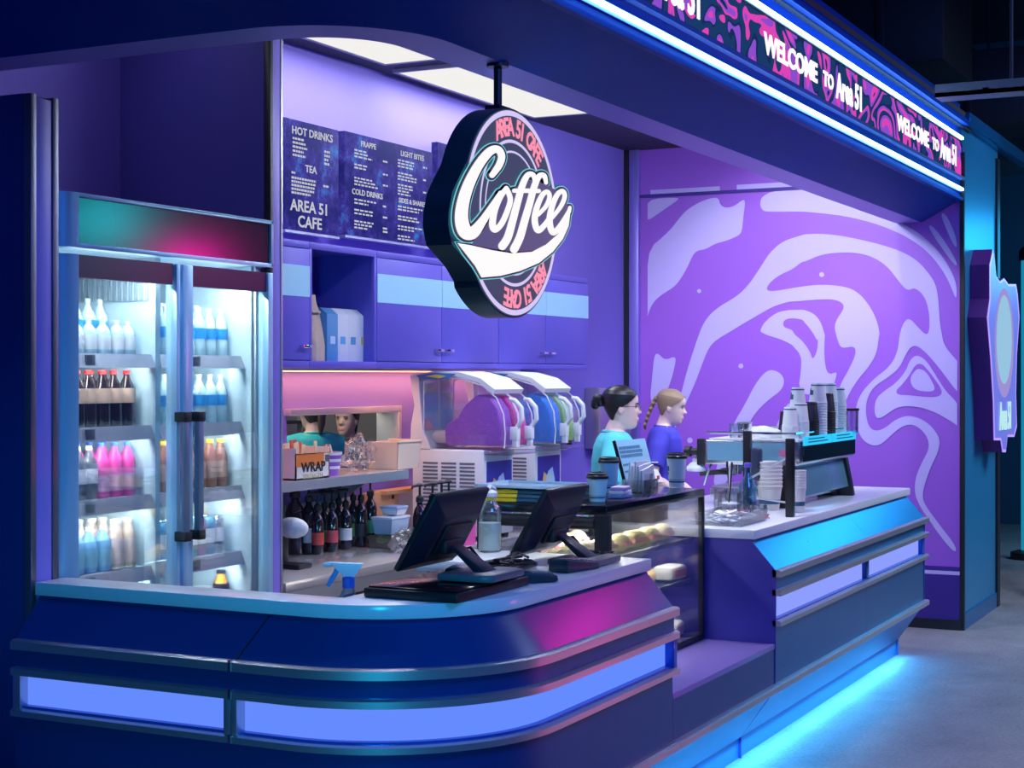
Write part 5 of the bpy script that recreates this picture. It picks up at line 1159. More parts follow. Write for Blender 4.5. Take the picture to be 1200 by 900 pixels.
# stacks of upturned cups
mzt = z0+.334
def stack(label, px, x, py_top, r, body, n_rims, cap=None):
    Y = Y_at(px, x); h = Z_at(py_top, x, Y)-mzt
    t = thing('cup_stack', label, 'cup stack', (x, Y, mzt), 2.4, 'stacks of paper cups on the espresso machine')
    prof = []
    hb = h-.09; k = n_rims
    for i in range(k):
        z = hb*i/k; prof += [(r, z), (r*1.03, z+.002), (r*1.03, z+.006), (r*.985, z+.008)]
    prof += [(r*.97, hb), (r*.74, h-.004), (r*.70, h)]
    MB().lathe(prof, n=20).build('cups', body, t)
    MB().lathe([(r*.775, h-.014), (r*.765, h-.008)], n=20, caps=False).build('band', cap or mat('cup_band', (.02, .10, .18), .5), t)
    if body is cwhit and h > .22:
        e = MB(); hz = lambda z: r*(.97-.23*(z/.09))*1.02
        for a0, a1, za, zb in ((-.4, 0, .03, .065), (0, .4, .03, .055)):
            R = [[(hz(z)*math.cos(a), hz(z)*math.sin(a), hb+z) for z in (za, zb)] for a in [a0+(a1-a0)*i/4 for i in range(5)]]
            for i in range(4): e.Fc([e.V(p) for p in (R[i][0], R[i+1][0], R[i+1][1], R[i][1])])
        e.build('emblem', mat('cup_band', (.02, .10, .18), .5), t)
    return t
cblk = mat('cup_black', (.018, .016, .022), .4)
stack('short stack of white paper cups at the near front corner of the espresso machine', 926, 7.64, 477, .040, cwhit, 9)
stack('white paper cup stack just right of the shortest white stack on the machine', 938.5, 7.72, 472, .040, cwhit, 10)
stack('white stack with an emblem cup on top rising behind the short white stacks', 935, 7.82, 454, .042, cwhit, 11)
stack('short black cup stack at the rear left of the cups on the machine', 921, 8.2, 482, .040, cblk, 8, cblk)
stack('black cup stack between two tall white stacks, with open gap in front', 950, 7.90, 471, .042, cblk, 10, cblk)
stack('tallest white paper cup stack in the middle of the espresso machine top', 958.5, 8.0, 449, .046, cwhit, 13)
stack('tall black cup stack right of the tallest white stack', 969, 8.17, 461, .044, cblk, 11, cblk)
stack('white cup stack rising behind the tall black stack', 972, 8.35, 449, .044, cwhit, 13)
stack('white cup stack at the far right end of the row of cup stacks', 983, 8.44, 454, .040, cwhit, 12)
t = thing('storage_jar', 'clear jar with black lid at the far end of the espresso machine top', 'jar', (8.49, Y_at(998, 8.49), mzt))
MB().lathe([(.035, 0), (.036, .12), (.034, .12), (.033, .004)], n=18).build('jar_glass', clearp, t); MB().lathe([(.04, .12), (.04, .132), (.03, .134)], n=18).build('lid', black, t)
t = thing('steel_beaker', 'small ribbed steel beaker on the near end of the espresso machine', 'beaker', (7.63, Y_at(873, 7.63), mzt))
MB().lathe([(.03, 0), (.033, .03), (.037, .075), (.035, .075), (.028, .004)], n=16).build('beaker', chrome, t); MB().lathe([(.038, .07), (.0385, .078)], n=16, caps=False).build('rim', steel, t)
t = thing('glass_tumbler', 'clear glass next to the steel beaker on the espresso machine', 'glass', (7.60, Y_at(861, 7.60), mzt))
MB().lathe([(.024, 0), (.028, .07), (.026, .07), (.022, .004)], n=16).build('tumbler', clearp, t)
bmx = bmesh.new(); bmesh.ops.create_icosphere(bmx, subdivisions=4, radius=1)
for v in bmx.verts:
    f = 1+.18*_n.noise(v.co*2.5)+.08*_n.noise(v.co*7); v.co = Vector((v.co.x*.08*f, v.co.y*.10*f, max(0, .012+v.co.z*.045*f)))
mb = MB(); mb.bm = bmx
o = tag(mb.build('tea_towel', mat('towel_white', (.8, .8, .8), .8, bump=(60, .4)), None, angle=60), 'crumpled white cloth on top of the espresso machine beside the beaker', 'cloth'); o.location = (7.67, Y_at(893, 7.67), mzt)
# black post stand holding big upright cups in front of the machine's near end
pl = mat('post_black', (.008, .008, .012), .35)
t = thing('cup_rack', 'black two-post rack with magenta label standing before the espresso machine', 'rack', (X_at(900, 2.30), 2.30, TZ))
xa, ya = X_at(876, 2.46), 2.46; xb, yb = X_at(926, 2.16), 2.16
lw = lambda mb: mb
part('post', MB().box(xa-.018, ya-.018, TZ, xa+.018, ya+.018, Z_at(505, xa, ya)), pl, t, bevel=.003)
part('post', MB().box(xb-.018, yb-.018, TZ, xb+.018, yb+.018, Z_at(514, xb, yb)), pl, t, bevel=.003)
part('cross_bar', MB().limb([(xa, ya, 1.10), (xb, yb, 1.235)], .006, 8).limb([(xa, ya, 1.02), (xb, yb, 1.02)], .005, 8), steel, t)
part('paddle', MB().box(xa-.03, ya-.07, 1.10, xa+.03, ya-.02, 1.255), mat('paddle_dark', (.03, .04, .08), .3), t, bevel=.015)
dv = Vector((xa-xb, ya-yb, 0)); dv.normalize()
p0 = Vector((xb, yb-.022, 1.235)); 
part('label_plate', MB().hexa([p0, p0+dv*.14+Vector((0, 0, -.012)), p0+dv*.14+Vector((0, .004, -.012)), p0+Vector((0, .004, 0))], [p0+Vector((0, 0, .035)), p0+dv*.14+Vector((0, 0, .022)), p0+dv*.14+Vector((0, .004, .022)), p0+Vector((0, .004, .035))]), mat('magenta_label', (.42, .10, .24), .4), t, smooth=False)
def bigstack(label, px, Y, z1, r):
    x = X_at(px, Y); h = z1-TZ
    t = thing('cup_stack', label, 'cup stack', (x, Y, TZ), 0, 'upright stacks of large cups')
    prof = [(r*.72, 0), (r*.92, .10)]
    k = 7
    for i in range(k): z = .10+(h-.10)*i/k; prof += [(r*.93, z), (r*1.0, z+.012), (r*1.02, z+.016), (r*.96, z+.018)]
    prof += [(r*1.0, h), (r*.9, h-.002)]
    MB().lathe(prof, n=22).build('cups', mat('cup_cream', (.72, .70, .66), .5), t)
    MB().lathe([(r*.80, .03), (r*.84, .05)], n=22, caps=False).build('band', mat('cup_band', (.02, .10, .18), .5), t)
bigstack('large cream paper cup stack between the two black posts', 902, 2.36, 1.19, .062)
bigstack('cream paper cup stack just behind the right black post', 935, 2.205, 1.15, .04)
# clear shaker, jars with red lettering, sachets tub
def jar(label, px, Y, h, r, content=None, txt=None):
    t = thing('glass_jar', label, 'jar', (X_at(px, Y), Y, TZ), 0, 'clear jars on the coffee counter')
    MB().lathe([(r*.9, 0), (r, .006), (r, h), (r*.94, h), (r*.92, .008), (.001, .008)], n=20, caps=False).build('jar_glass', clearp, t)
    if content: MB().lathe([(r*.86, .01), (r*.88, h*.55), (r*.5, h*.62), (.002, h*.64)], n=16).build('contents', content, t)
    if txt: MB().text(txt, .04, Matrix.Translation((-r*.6, -r*.86, h*.28)) @ Matrix.Rotation(-.75, 4, 'Z') @ MY, .0006).build('lettering', mat('jar_red', (.65, .05, .08), .5), t, smooth=False)
    return t
sug = mat('sugar_white', (.8, .8, .86), .6, var=.2, vscale=50, bump=(60, .8))
jar('square-shouldered clear jar with red script lettering, largest on the coffee counter', 855, 2.40, .112, .056, sug, 'Special')
jar('narrow clear jar of white sachets left of the largest jar', 845, 2.50, .112, .033, sug)
jar('small clear jar with red lettering by the cup rack', 889, 2.25, .065, .038, sug, 'hot')
for i, (px, Y) in enumerate(((866, 2.60), (871, 2.58), (851, 2.62))):
    q = thing('long_spoon', 'long %s standing in the largest jar, %s from the glass case' % (('black spoon', 'white stirrer', 'black stirrer')[i], ('third', 'last', 'first')[i]), 'spoon', (X_at(855, 2.40)-.02+.02*i, 2.40, TZ+.02), 0, 'spoons in the jar')
    MB().limb([(0, 0, 0), (.01*(i-1), .02*(i-1), .20)], .004, 8).build('handle', (black, white, black)[i], q); MB().ball((.011*(i-1), .022*(i-1), .215), .010, .006, .018, 10, 7).build('bowl', (black, white, black)[i], q)
t = thing('syrup_bottle', 'tall clear blue-tinted bottle beside the cream cup stack', 'syrup bottle', (X_at(886, 2.34), 2.38, TZ))
MB().lathe([(.038, 0), (.04, .01), (.04, .13), (.016, .18), (.014, .22)], n=18).build('bottle_glass', glass('blue_tint_glass', (.45, .72, .95), .15), t); MB().lathe([(.017, .215), (.017, .235), (.01, .238)], n=14).build('cap', mat('violet_cap', (.12, .08, .5), .4), t)
v = onZ(854, 610, TZ)
t = thing('sachet_tub', 'shallow clear tub of white sachets on the near corner of the coffee counter', 'tub', (6.70, 2.30, TZ), .0)
openbox(MB(), .17, .10, .055, fl=.008).build('tub', clearp, t, smooth=False)
sw = mat('sachet_white', (.8, .82, .88), .5)
for i in range(34):
    rr = random.Random(i*5+1)
    q = tag(MB().box(-.03, -.012, 0, .03, .012, .005).build('sugar_sachet', sw, None, bevel=.002) if i == 0 else None, None) if i == 0 else None
    if i == 0: first_s = q
    else: q = first_s.copy(); COL.objects.link(q)
    q['label'] = 'white sugar sachet lying in the shallow clear tub on the coffee counter'; q['category'] = 'sachet'; q['group'] = 'sugar sachets in the tub'
    q.location = (6.70+rr.uniform(-.13, .13), 2.30+rr.uniform(-.07, .07), TZ+.008+.0011*i); q.rotation_euler = (rr.uniform(-.5, .5), rr.uniform(-.4, .4), rr.uniform(0, 3))
t = thing('grinder_tray', 'small flat white tray behind the espresso machine at the counter end', 'tray', (8.95, 2.62, TZ))
openbox(MB(), .16, .12, .02).build('tray', white, t, smooth=False)
# =============== ALIEN VENUE SIGN ON THE PILLAR (mascot left plain) ===============
WY = 2.02; AY = 1.90
def A(px, py, off=0.): v = onY(px, py, AY); return Vector((v.x, AY-off, v.z))
ap = [(1163, 292), (1166, 322), (1171, 330), (1176, 326), (1181, 333), (1190, 333), (1192, 345), (1194, 372), (1191, 415), (1190, 460), (1191, 500), (1188, 512), (1180, 512), (1178, 530), (1174, 530), (1172, 516), (1164, 516), (1163, 470), (1160, 420), (1156, 372), (1159, 350), (1159, 310)]
vs_ = thing('venue_sign', 'purple-sided shield sign with pale oval and Area 51 lettering on the blue pillar', 'sign', (A(1175, 516).x, WY, A(1175, 530).z))
part('sign_body', MB().prism([A(*q) for q in ap], (0, WY-AY-.001, 0)), mat('sign_plum_side', (.16, .02, .22), .35, .2), vs_, smooth=False)
ctr = (1175.5, 415)
inn = [(ctr[0]+(q[0]-ctr[0])*.93, ctr[1]+(q[1]-ctr[1])*.97) for q in ap]
part('face', MB().flat([A(*q, off=.004) for q in ap]), mat('sign_lilac_face', (.35, .2, .75), .4, emit=(.45, .30, .95), es=.8), vs_, smooth=False)
part('inner_face', MB().flat([A(*q, off=.006) for q in inn]), mat('sign_blue_face', (.08, .10, .4), .4, emit=(.16, .18, .6), es=.7), vs_, smooth=False)
def ell(cx, cy, rx, ry, off, n=32): return [A(cx+rx*math.cos(2*PI*i/n), cy+ry*math.sin(2*PI*i/n), off) for i in range(n)]
part('oval', MB().flat(ell(1175.5, 402, 11, 64, .008)), glow('sign_oval_lilac', (.5, .40, .95), .7), vs_, smooth=False)
part('oval', MB().flat(ell(1175, 398, 9, 52, .010)), glow('sign_oval_cyan', (.40, .74, 1.), .75), vs_, smooth=False)
a = A(1176, 489); 
part('lettering', MB().text('Area 51', .26, TY(A(1176.5, 489).x, AY-.012, a.z), .003, sx=.52), glow('sign_mint', (.55, .92, .95), .9), vs_, smooth=False)
part('mounting_bracket', MB().box(A(1172, 430).x-.1, WY-.02, A(1172, 430).z, A(1172, 430).x+.1, WY-.001, A(1172, 430).z+.1), black, vs_)
# =============== FAR RIGHT OF THE HALL ===============
t = thing('tripod_easel', 'slim magenta and cyan lit easel leg standing beyond the blue pillar', 'easel', (13.6, 2.0, 0))
lg = MB().limb([(11.9, 1.79, .01), (13.3, 1.75, 1.0), (13.5, 1.75, 1.15)], .022, 8)
lg.build('leg', mat('easel_plum', (.12, .03, .10), .4), t, world=True)
MB().limb([(13.2, 1.55, .01), (13.55, 1.6, 1.2)], .025, 8).limb([(14.0, 2.0, .01), (13.65, 1.75, 1.2)], .02, 8).build('leg', mat('easel_cyan', (.2, .6, .75), .3, .4), t, world=True)
MB().box(13.35, 1.55, 1.0, 13.75, 1.8, 1.06).build('head_block', mat('easel_lilac', (.5, .35, .6), .4), t, world=True, bevel=.01)

t = thing('light_column', 'tall slim cyan lit column at the right edge beyond the blue pillar', 'light column', (14.55, 2.30, 0))
MB().lathe([(.14, 0), (.14, .06), (.07, .08)], n=20).build('base', black, t); MB().lathe([(.05, .08), (.05, 2.6)], n=20).build('light_tube', glow('column_cyan', (.01, .30, .50), .8), t)
MB().lathe([(.07, 2.6), (.07, 2.68), (.04, 2.72)], n=20).build('cap', black, t)
# =============== PEOPLE ===============
skin = mat('skin_fair', (.86, .60, .52), .5, var=.05, vscale=20); skin2 = mat('skin_warm', (.58, .37, .29), .5, var=.05, vscale=20)
HL = [(-.012, .060, -.005, .026), (.0, .084, -.012, .036), (.018, .092, -.03, .046), (.035, .089, -.045, .053), (.05, .091, -.056, .058), (.066, .088, -.066, .063), (.085, .088, -.078, .068), (.11, .084, -.09, .072), (.135, .090, -.097, .075),
      (.155, .091, -.10, .076), (.175, .083, -.096, .074), (.195, .063, -.083, .064), (.21, .040, -.062, .048), (.22, .018, -.036, .028), (.225, .004, -.012, .010)]
def headrings(grow=0., n=36, feat=True, lv=30):
    R = []
    Z = [-.012+i*(.237/lv) for i in range(lv+1)]
    for z in Z:
        for i in range(len(HL)-1):
            if HL[i][0] <= z <= HL[i+1][0]+1e-9:
                t = (z-HL[i][0])/(HL[i+1][0]-HL[i][0]); f, b, w = [HL[i][k]*(1-t)+HL[i+1][k]*t for k in (1, 2, 3)]; break
        r = []
        for j in range(n):
            a = 2*PI*j/n; c, s = math.cos(a), math.sin(a)
            e = .85; x = (abs(c)**e)*math.copysign(1, c); y = (abs(s)**e)*math.copysign(1, s)
            px = (f+grow)*x if c >= 0 else (-(b-grow))*x
            py = (w+grow)*y
            da = (a+PI) % (2*PI)-PI
            if feat and abs(da) < 1.0:
                nz = 0
                if .072 <= z <= .122: nz = .033*max(0, (1-(z-.078)/.046)) if z >= .078 else .033*(z-.072)/.006
                px += nz*math.exp(-(da/.20)**2)
                px += .008*math.exp(-((z-.047)/.012)**2)*math.exp(-(da/.35)**2)
                px -= .008*math.exp(-((z-.112)/.012)**2)*(math.exp(-((abs(da)-.42)/.2)**2))
            r.append((px, py, z))
        R.append(r)
    return R
def remeshed(mb, vox, name, m, parent, it=2, fac=.5):
    bmesh.ops.recalc_face_normals(mb.bm, faces=mb.bm.faces)
    me = bpy.data.meshes.new('tmp'); mb.bm.to_mesh(me); mb.bm.free()
    ob = bpy.data.objects.new('tmp', me); COL.objects.link(ob)
    q = ob.modifiers.new('r', 'REMESH'); q.mode = 'VOXEL'; q.voxel_size = vox; q.use_smooth_shade = True
    s = ob.modifiers.new('s', 'SMOOTH'); s.iterations = it; s.factor = fac
    dg = bpy.context.evaluated_depsgraph_get(); dg.update()
    m2 = bpy.data.meshes.new_from_object(ob.evaluated_get(dg)); bpy.data.objects.remove(ob); bpy.data.meshes.remove(me)
    m2.name = name; m2.materials.clear(); m2.materials.append(m)
    for p in m2.polygons: p.use_smooth = True
    o = bpy.data.objects.new(name, m2); COL.objects.link(o); o.parent = parent; return o
def hand(mb, W, fwd, up, side, s=1.):
    # palm and five fingers; fwd = finger direction, up = back of hand, side = thumb side
    W = Vector(W); fwd = Vector(fwd).normalized(); up = Vector(up).normalized(); side = Vector(side).normalized()
    P = lambda f, u, d: W+fwd*f*s+up*u*s+side*d*s
    mb.limb([P(-.015, 0, 0), P(.01, 0, 0), P(.04, 0, 0), P(.078, -.002, 0)], [.024*s, .030*s, .037*s, .034*s], 10, flatz=.5)
    for k, (d, L) in enumerate(((.028, .070), (.010, .078), (-.009, .073), (-.027, .058))):
        mb.limb([P(.07, -.002, d), P(.07+L*.45, -.008, d*1.08), P(.07+L*.78, -.024, d*1.1), P(.07+L*.95, -.042, d*1.1)], [.0105*s, .0095*s, .0085*s, .007*s], 8)
    mb.limb([P(.012, -.004, .026), P(.035, -.012, .048), P(.06, -.022, .056), P(.08, -.032, .054)], [.013*s, .012*s, .010*s, .008*s], 8)
def person(label, loc, rz, S, shirt, trousers, hair, sk, style, headyaw=0., lean=.0, pitch=0., arms=((.30, -.05, .98), (.30, .05, .98)), glasses=False, logo=None):
    t = thing('person', label, 'person', loc, rz); t.scale = (S, S, S)
    def L(x, y, z):  # forward lean above the hips
        k = max(0, z-.92); return (x+math.sin(lean)*k, y, z-(1-math.cos(lean))*k)
    b = MB()
    tors = [(.80, .0, .105, .155), (.90, .0, .11, .165), (1.0, 0, .095, .145), (1.08, 0, .092, .135), (1.17, .005, .10, .145), (1.26, .005, .108, .160), (1.33, .0, .10, .172), (1.375, -.005, .082, .150), (1.405, -.008, .06, .09), (1.42, -.006, .05, .06)]
    def torso(mb, g, z0, z1, fl=0.):
        R = []
        for z, cx, rx, ry in tors:
            if z0 <= z <= z1:
                e = g+fl*max(0, 1.2-z); R.append([L(cx+(rx+e)*math.cos(2*PI*j/24), (ry+e)*math.sin(2*PI*j/24), z) for j in range(24)])
        mb.grid(R)
    torso(b, 0, .8, 1.42)
    hc = Vector(L(.01, 0, 1.40))
    b.limb([L(-.008, 0, 1.36), L(-.004, 0, 1.42), L(.006, 0, 1.455), L(.018, 0, 1.50)], [.066, .054, .050, .050], 14)
    # head
    HM = Matrix.Translation(L(.020, 0, 1.437)) @ Matrix.Rotation(headyaw, 4, 'Z') @ Matrix.Rotation(pitch, 4, 'Y')
    hr = [[HM @ Vector(p) for p in r] for r in headrings()]
    b.grid(hr)
    for s in (-1, 1):
        c = HM @ Vector((-.006, s*.074, .098)); e = MB()
        b.ball((c.x, c.y, c.z), .017, .008, .030, 10, 7)
    # legs
    for s in (-1, 1):
        b.limb([(0, s*.09, .88), (.005, s*.095, .70), (.01, s*.09, .48), (-.01, s*.09, .30), (-.02, s*.088, .09)], [.095, .082, .056, .052, .036], 14)
        b.limb([(-.05, s*.09, .04), (.04, s*.095, .04), (.13, s*.10, .03), (.17, s*.10, .025)], [.036, .040, .036, .022], 12, flatz=.75)
    hands = []
    pts = {}
    for s, tgt in zip((-1, 1), arms):
        sh = Vector(L(-.005, s*.165, 1.345)); T = Vector(tgt)
        # two-bone elbow, bends back and down
        a_, c_ = .285, .245; v = T-sh; d = min(v.length, a_+c_-.01); v.normalize(); T = sh+v*d
        x = (a_*a_-c_*c_+d*d)/(2*d); h = math.sqrt(max(0, a_*a_-x*x))
        pole = Vector((-.6, s*.5, -.6)); pole = (pole-v*pole.dot(v)).normalized(); E = sh+v*x+pole*h
        pts[s] = (sh, E, T)
        b.limb([sh-Vector((0, s*.04, -.01)), sh+(E-sh)*.15, sh+(E-sh)*.55, E, E+(T-E)*.3, E+(T-E)*.7, T], [.05, .052, .046, .040, .041, .033, .026], 12)
        f = (T-E).normalized(); side = Vector((0, -s, .25)); side = (side-f*side.dot(f)).normalized(); up = side.cross(f)*(1 if s < 0 else -1)
        if up.z < 0: up = -up
        hand(b, T+f*.01, f, up, side, .95)
    body = remeshed(b, .0055, 'body', sk, t, 2, .4)
    # shirt
    c = MB(); torso(c, .014, .8, 1.405, .06)
    R = []
    for s in (-1, 1):
        sh, E, T = pts[s]
        c.limb([sh-Vector((0, s*.09, -.012)), sh-Vector((0, s*.02, .0)), sh+(E-sh)*.3, sh+(E-sh)*.75], [.062, .068, .066, .064], 14)
    shirt_o = remeshed(c, .009, 'shirt', shirt, t, 3, .5)
    cl = MB(); cz_ = [L(-.006+.062*math.cos(2*PI*j/20), .072*math.sin(2*PI*j/20), 1.408+.006*math.cos(2*PI*j/20)*-1) for j in range(21)]
    cl.limb(cz_, .008, 8); cl.build('collar', shirt, shirt_o)
    if logo:
        sh, E, T = pts[logo]; q = sh+(E-sh)*.62; cl = MB().box(-.03, -.003, -.005, .03, .003, .005); cl.bm.transform(Matrix.Translation(q+Vector((.0, logo*.066, 0)))); cl.build('sleeve_print', white, shirt_o, smooth=False)
    p = MB()
    R = [[(rx*math.cos(2*PI*j/20)*1., ry*math.sin(2*PI*j/20), z) for j in range(20)] for z, rx, ry in ((.78, .12, .165), (.88, .118, .172), (.95, .112, .160))]
    p.grid(R)
    for s in (-1, 1): p.limb([(0, s*.085, .86), (.005, s*.095, .70), (.01, s*.092, .48), (-.01, s*.09, .30), (-.015, s*.09, .07)], [.105, .094, .072, .068, .06], 14)
    remeshed(p, .011, 'trousers', trousers, t, 2)
    sm = MB()
    for s in (-1, 1): sm.limb([(-.065, s*.09, .042), (.03, s*.095, .045), (.13, s*.10, .036), (.185, s*.10, .028)], [.040, .046, .042, .026], 12, flatz=.85).box(-.09, s*.095-.045, 0, .19, s*.095+.045, .018)
    remeshed(sm, .007, 'shoes', black, t, 2)
    # hair
    h = MB(); G = headrings(.009, 120, False, 90)
    V = [[h.V(HM @ Vector(q)) for q in r] for r in G]
    HB = [(.028, -.047), (.07, -.032), (.092, -.020), (.112, .006), (.13, .034), (.155, .060), (.178, .076), (.26, .079)]
    def ok(q):
        x, y, z = q
        if z < .028: return False
        for (za, xa), (zb, xb) in zip(HB, HB[1:]):
            if za <= z <= zb: return x < xa+(xb-xa)*(z-za)/(zb-za)
        return True
    n = 120
    for i in range(len(G)-1):
        for j in range(n):
            k = (j+1) % n
            mid = [(G[i][j][q]+G[i+1][k][q])/2 for q in range(3)]
            if ok(mid): h.Fc([V[i][j], V[i][k], V[i+1][k], V[i+1][j]])
    h.Fc(V[-1])
    bmesh.ops.delete(h.bm, geom=[v for v in h.bm.verts if not v.link_faces], context='VERTS')
    bmesh.ops.solidify(h.bm, geom=h.bm.faces[:], thickness=.008)
    ho = h.build('hair', hair, t, angle=60)
    hb = MB()
    if style == 'bun':
        for k in range(9):
            a = k*.7; q = HM @ Vector((-.128+.014*math.cos(a), .018*math.sin(a), .128+.018*math.sin(a*1.7))); hb.ball(q, .024, .024, .026, 12, 8)
        q = HM @ Vector((-.105, 0, .128)); hb.ball(q, .03, .024, .026, 12, 8)
        hb.build('hair_bun', hair, ho)
    elif style == 'braid':
        q = HM @ Vector((-.104, .0, .135)); hb.ball(q, .024, .022, .022, 12, 8)
        for k in range(11):
            u = k/10; q = HM @ Vector((-.118-.03*math.sin(u*1.6)+.0*u, .007*(-1)**k, .122-.19*u)); hb.ball(q, .017-.006*u, .015-.005*u, .016, 10, 7)
        hb.build('hair_braid', hair, ho)
    else:
        q = HM @ Vector((-.10, 0, .06)); hb.limb([HM @ Vector((-.098, 0, .12)), HM @ Vector((-.125, 0, .10)), HM @ Vector((-.12, 0, .03)), HM @ Vector((-.105, 0, -.03))], [.02, .026, .022, .010], 10); hb.build('ponytail', hair, ho)
    # face details
    for s in (-1, 1):
        q = HM @ Vector((.0715, s*.031, .1115)); MB().ball(q, .0095, .012, .0075, 12, 8).build('eye', mat('eye_white', (.75, .73, .70), .25), t)
        q = HM @ Vector((.0795, s*.032, .1110)); MB().ball(q, .003, .0052, .0055, 10, 6).build('iris', mat('iris_dark', (.05, .03, .02), .2), t)
        MB().limb([HM @ Vector((.089, s*.016, .128)), HM @ Vector((.086, s*.032, .132)), HM @ Vector((.072, s*.048, .128))], [.0028, .0034, .0018], 6).build('eyebrow', hair, t)
        MB().limb([HM @ Vector((.082, s*.020, .1165)), HM @ Vector((.0815, s*.032, .1195)), HM @ Vector((.073, s*.044, .115))], [.002, .0026, .0016], 6).build('eyelid', mat('lash_dark', (.04, .025, .02), .5), t)
    lips = mat('lips_rose', (.74, .36, .36), .4)
    MB().limb([HM @ Vector((.083, -.022, .048)), HM @ Vector((.094, -.010, .0515)), HM @ Vector((.0965, 0, .051)), HM @ Vector((.094, .010, .0515)), HM @ Vector((.083, .022, .048))], [.002, .0045, .0045, .0045, .002], 8).limb([HM @ Vector((.083, -.020, .046)), HM @ Vector((.093, -.010, .042)), HM @ Vector((.095, 0, .041)), HM @ Vector((.093, .010, .042)), HM @ Vector((.083, .020, .046))], [.002, .0048, .005, .0048, .002], 8).build('lips', lips, t)
    if glasses:
        g = MB()
        for s in (-1, 1):
            g.limb([HM @ Vector((.104-.012*abs(math.cos(a)) * (1 if math.cos(a)*s > 0 else 0), s*.034+.024*math.cos(a), .110+.017*math.sin(a))) for a in [i*PI/9 for i in range(19)]], .0016, 6)
            g.limb([HM @ Vector((.094, s*.058, .114)), HM @ Vector((.04, s*.078, .113)), HM @ Vector((-.008, s*.081, .108))], .0018, 6)
        g.limb([HM @ Vector((.104, -.010, .112)), HM @ Vector((.110, 0, .114)), HM @ Vector((.104, .010, .112))], .0016, 6)
        g.build('glasses', mat('thin_metal_frame', (.25, .22, .24), .3, .8), t)
    return t
def facing(fr, ff): # image-right, away-from-camera components
    return math.atan2(-CA*fr+SA*ff, SA*fr+CA*ff)
tealsh = mat('teal_shirt', (.10, .62, .68), .75, var=.1, vscale=6, bump=(14, .5)); blueshirt = mat('royal_blue_shirt', (.07, .06, .58), .75, var=.1, vscale=6, bump=(14, .5))
trs = mat('black_trousers', (.02, .02, .025), .8)
hblk = mat('hair_black', (.012, .010, .013), .35, var=.3, vscale=60, brushed=(1, 30, 1)); hbl = mat('hair_dark_blonde', (.30, .20, .12), .45, var=.4, vscale=60, brushed=(1, 30, 1)); hbr = mat('hair_brown', (.05, .03, .02), .4, var=.3, vscale=60)
d = 8.15; r = (715-600)/F*d
person('woman in teal shirt with black hair bun and thin glasses, behind the glass case', (SA*r+CA*d-.02, -CA*r+SA*d+.01, 0), facing(.99, -.02), .935, tealsh, trs, hblk, skin, 'bun', lean=.10, pitch=.06, arms=((.18, -.16, .96), (.2, .14, .96)), glasses=True)
d = 9.9; r = (774-600)/F*d
person('woman in royal blue shirt with blonde braid, looking down by the espresso machine', (SA*r+CA*d, -CA*r+SA*d, 0), facing(.97, -.22), .915, blueshirt, trs, hbl, skin, 'braid', lean=.06, pitch=.20, arms=((.17, -.19, .95), (.2, .14, .95)), logo=-1)
# kitchen staff seen through the pass-through
ktl = mat('kitchen_teal_shirt', (.02, .38, .36), .75, var=.1, bump=(14, .5))
v = onY(368, 520, 4.95)
person('kitchen worker in a teal shirt with their back turned, beyond the pass-through', (v.x, 4.95, 0), facing(-.55, .83), .91, ktl, trs, hbr, skin2, 'tail', arms=((.3, -.1, 1.0), (.3, .1, 1.0)))
v = onY(408, 505, 5.35)
person('kitchen worker facing the pass-through window beside the teal-shirted one', (v.x, 5.35, 0), facing(-.35, -.93), .86, mat('kitchen_dark_shirt', (.02, .10, .12), .8), trs, hbr, skin2, 'tail', arms=((.28, -.1, 1.0), (.28, .1, 1.0)))
t = thing('kitchen_shelf_unit', 'dark steel shelf unit in the kitchen seen at the right of the pass-through', 'shelving', (7.9, 5.9, 0))
for x in (-.5, .5):
    for y in (-.2, .2): MB().box(x-.02, y-.02, 0, x+.02, y+.02, 1.9).build('post', steel, t)
for z in (.3, .8, 1.3, 1.85): MB().box(-.52, -.22, z, .52, .22, z+.02).build('shelf', mat('dark_shelf', (.06, .06, .07), .5), t)
MB().box(-.5, .2, .1, .5, .21, 1.9).build('back_panel', mat('dark_shelf', (.06, .06, .07), .5), t)
# =============== LIGHT ===============
def area(name, loc, target, size, size_y, col, power, spread=None):
    l = bpy.data.lights.new(name, 'AREA'); l.shape = 'RECTANGLE'; l.size = size; l.size_y = size_y; l.color = col; l.energy = power
    if spread: l.spread = math.radians(spread)
    o = bpy.data.objects.new(name, l); COL.objects.link(o); o.location = loc
    o.rotation_euler = (Vector(target)-Vector(loc)).to_track_quat('-Z', 'Y').to_euler(); return o
def spot(name, loc, target, col, power, ang=60, blend=.6, r=.08):
    l = bpy.data.lights.new(name, 'SPOT'); l.color = col; l.energy = power; l.spot_size = math.radians(ang); l.spot_blend = blend; l.shadow_soft_size = r
    o = bpy.data.objects.new(name, l); COL.objects.link(o); o.location = loc
    o.rotation_euler = (Vector(target)-Vector(loc)).to_track_quat('-Z', 'Y').to_euler(); return o
w = bpy.data.worlds.new('World'); SC.world = w; w.use_nodes = True
w.node_tree.nodes['Background'].inputs[0].default_value = (.05, .12, .5, 1); w.node_tree.nodes['Background'].inputs[1].default_value = .16
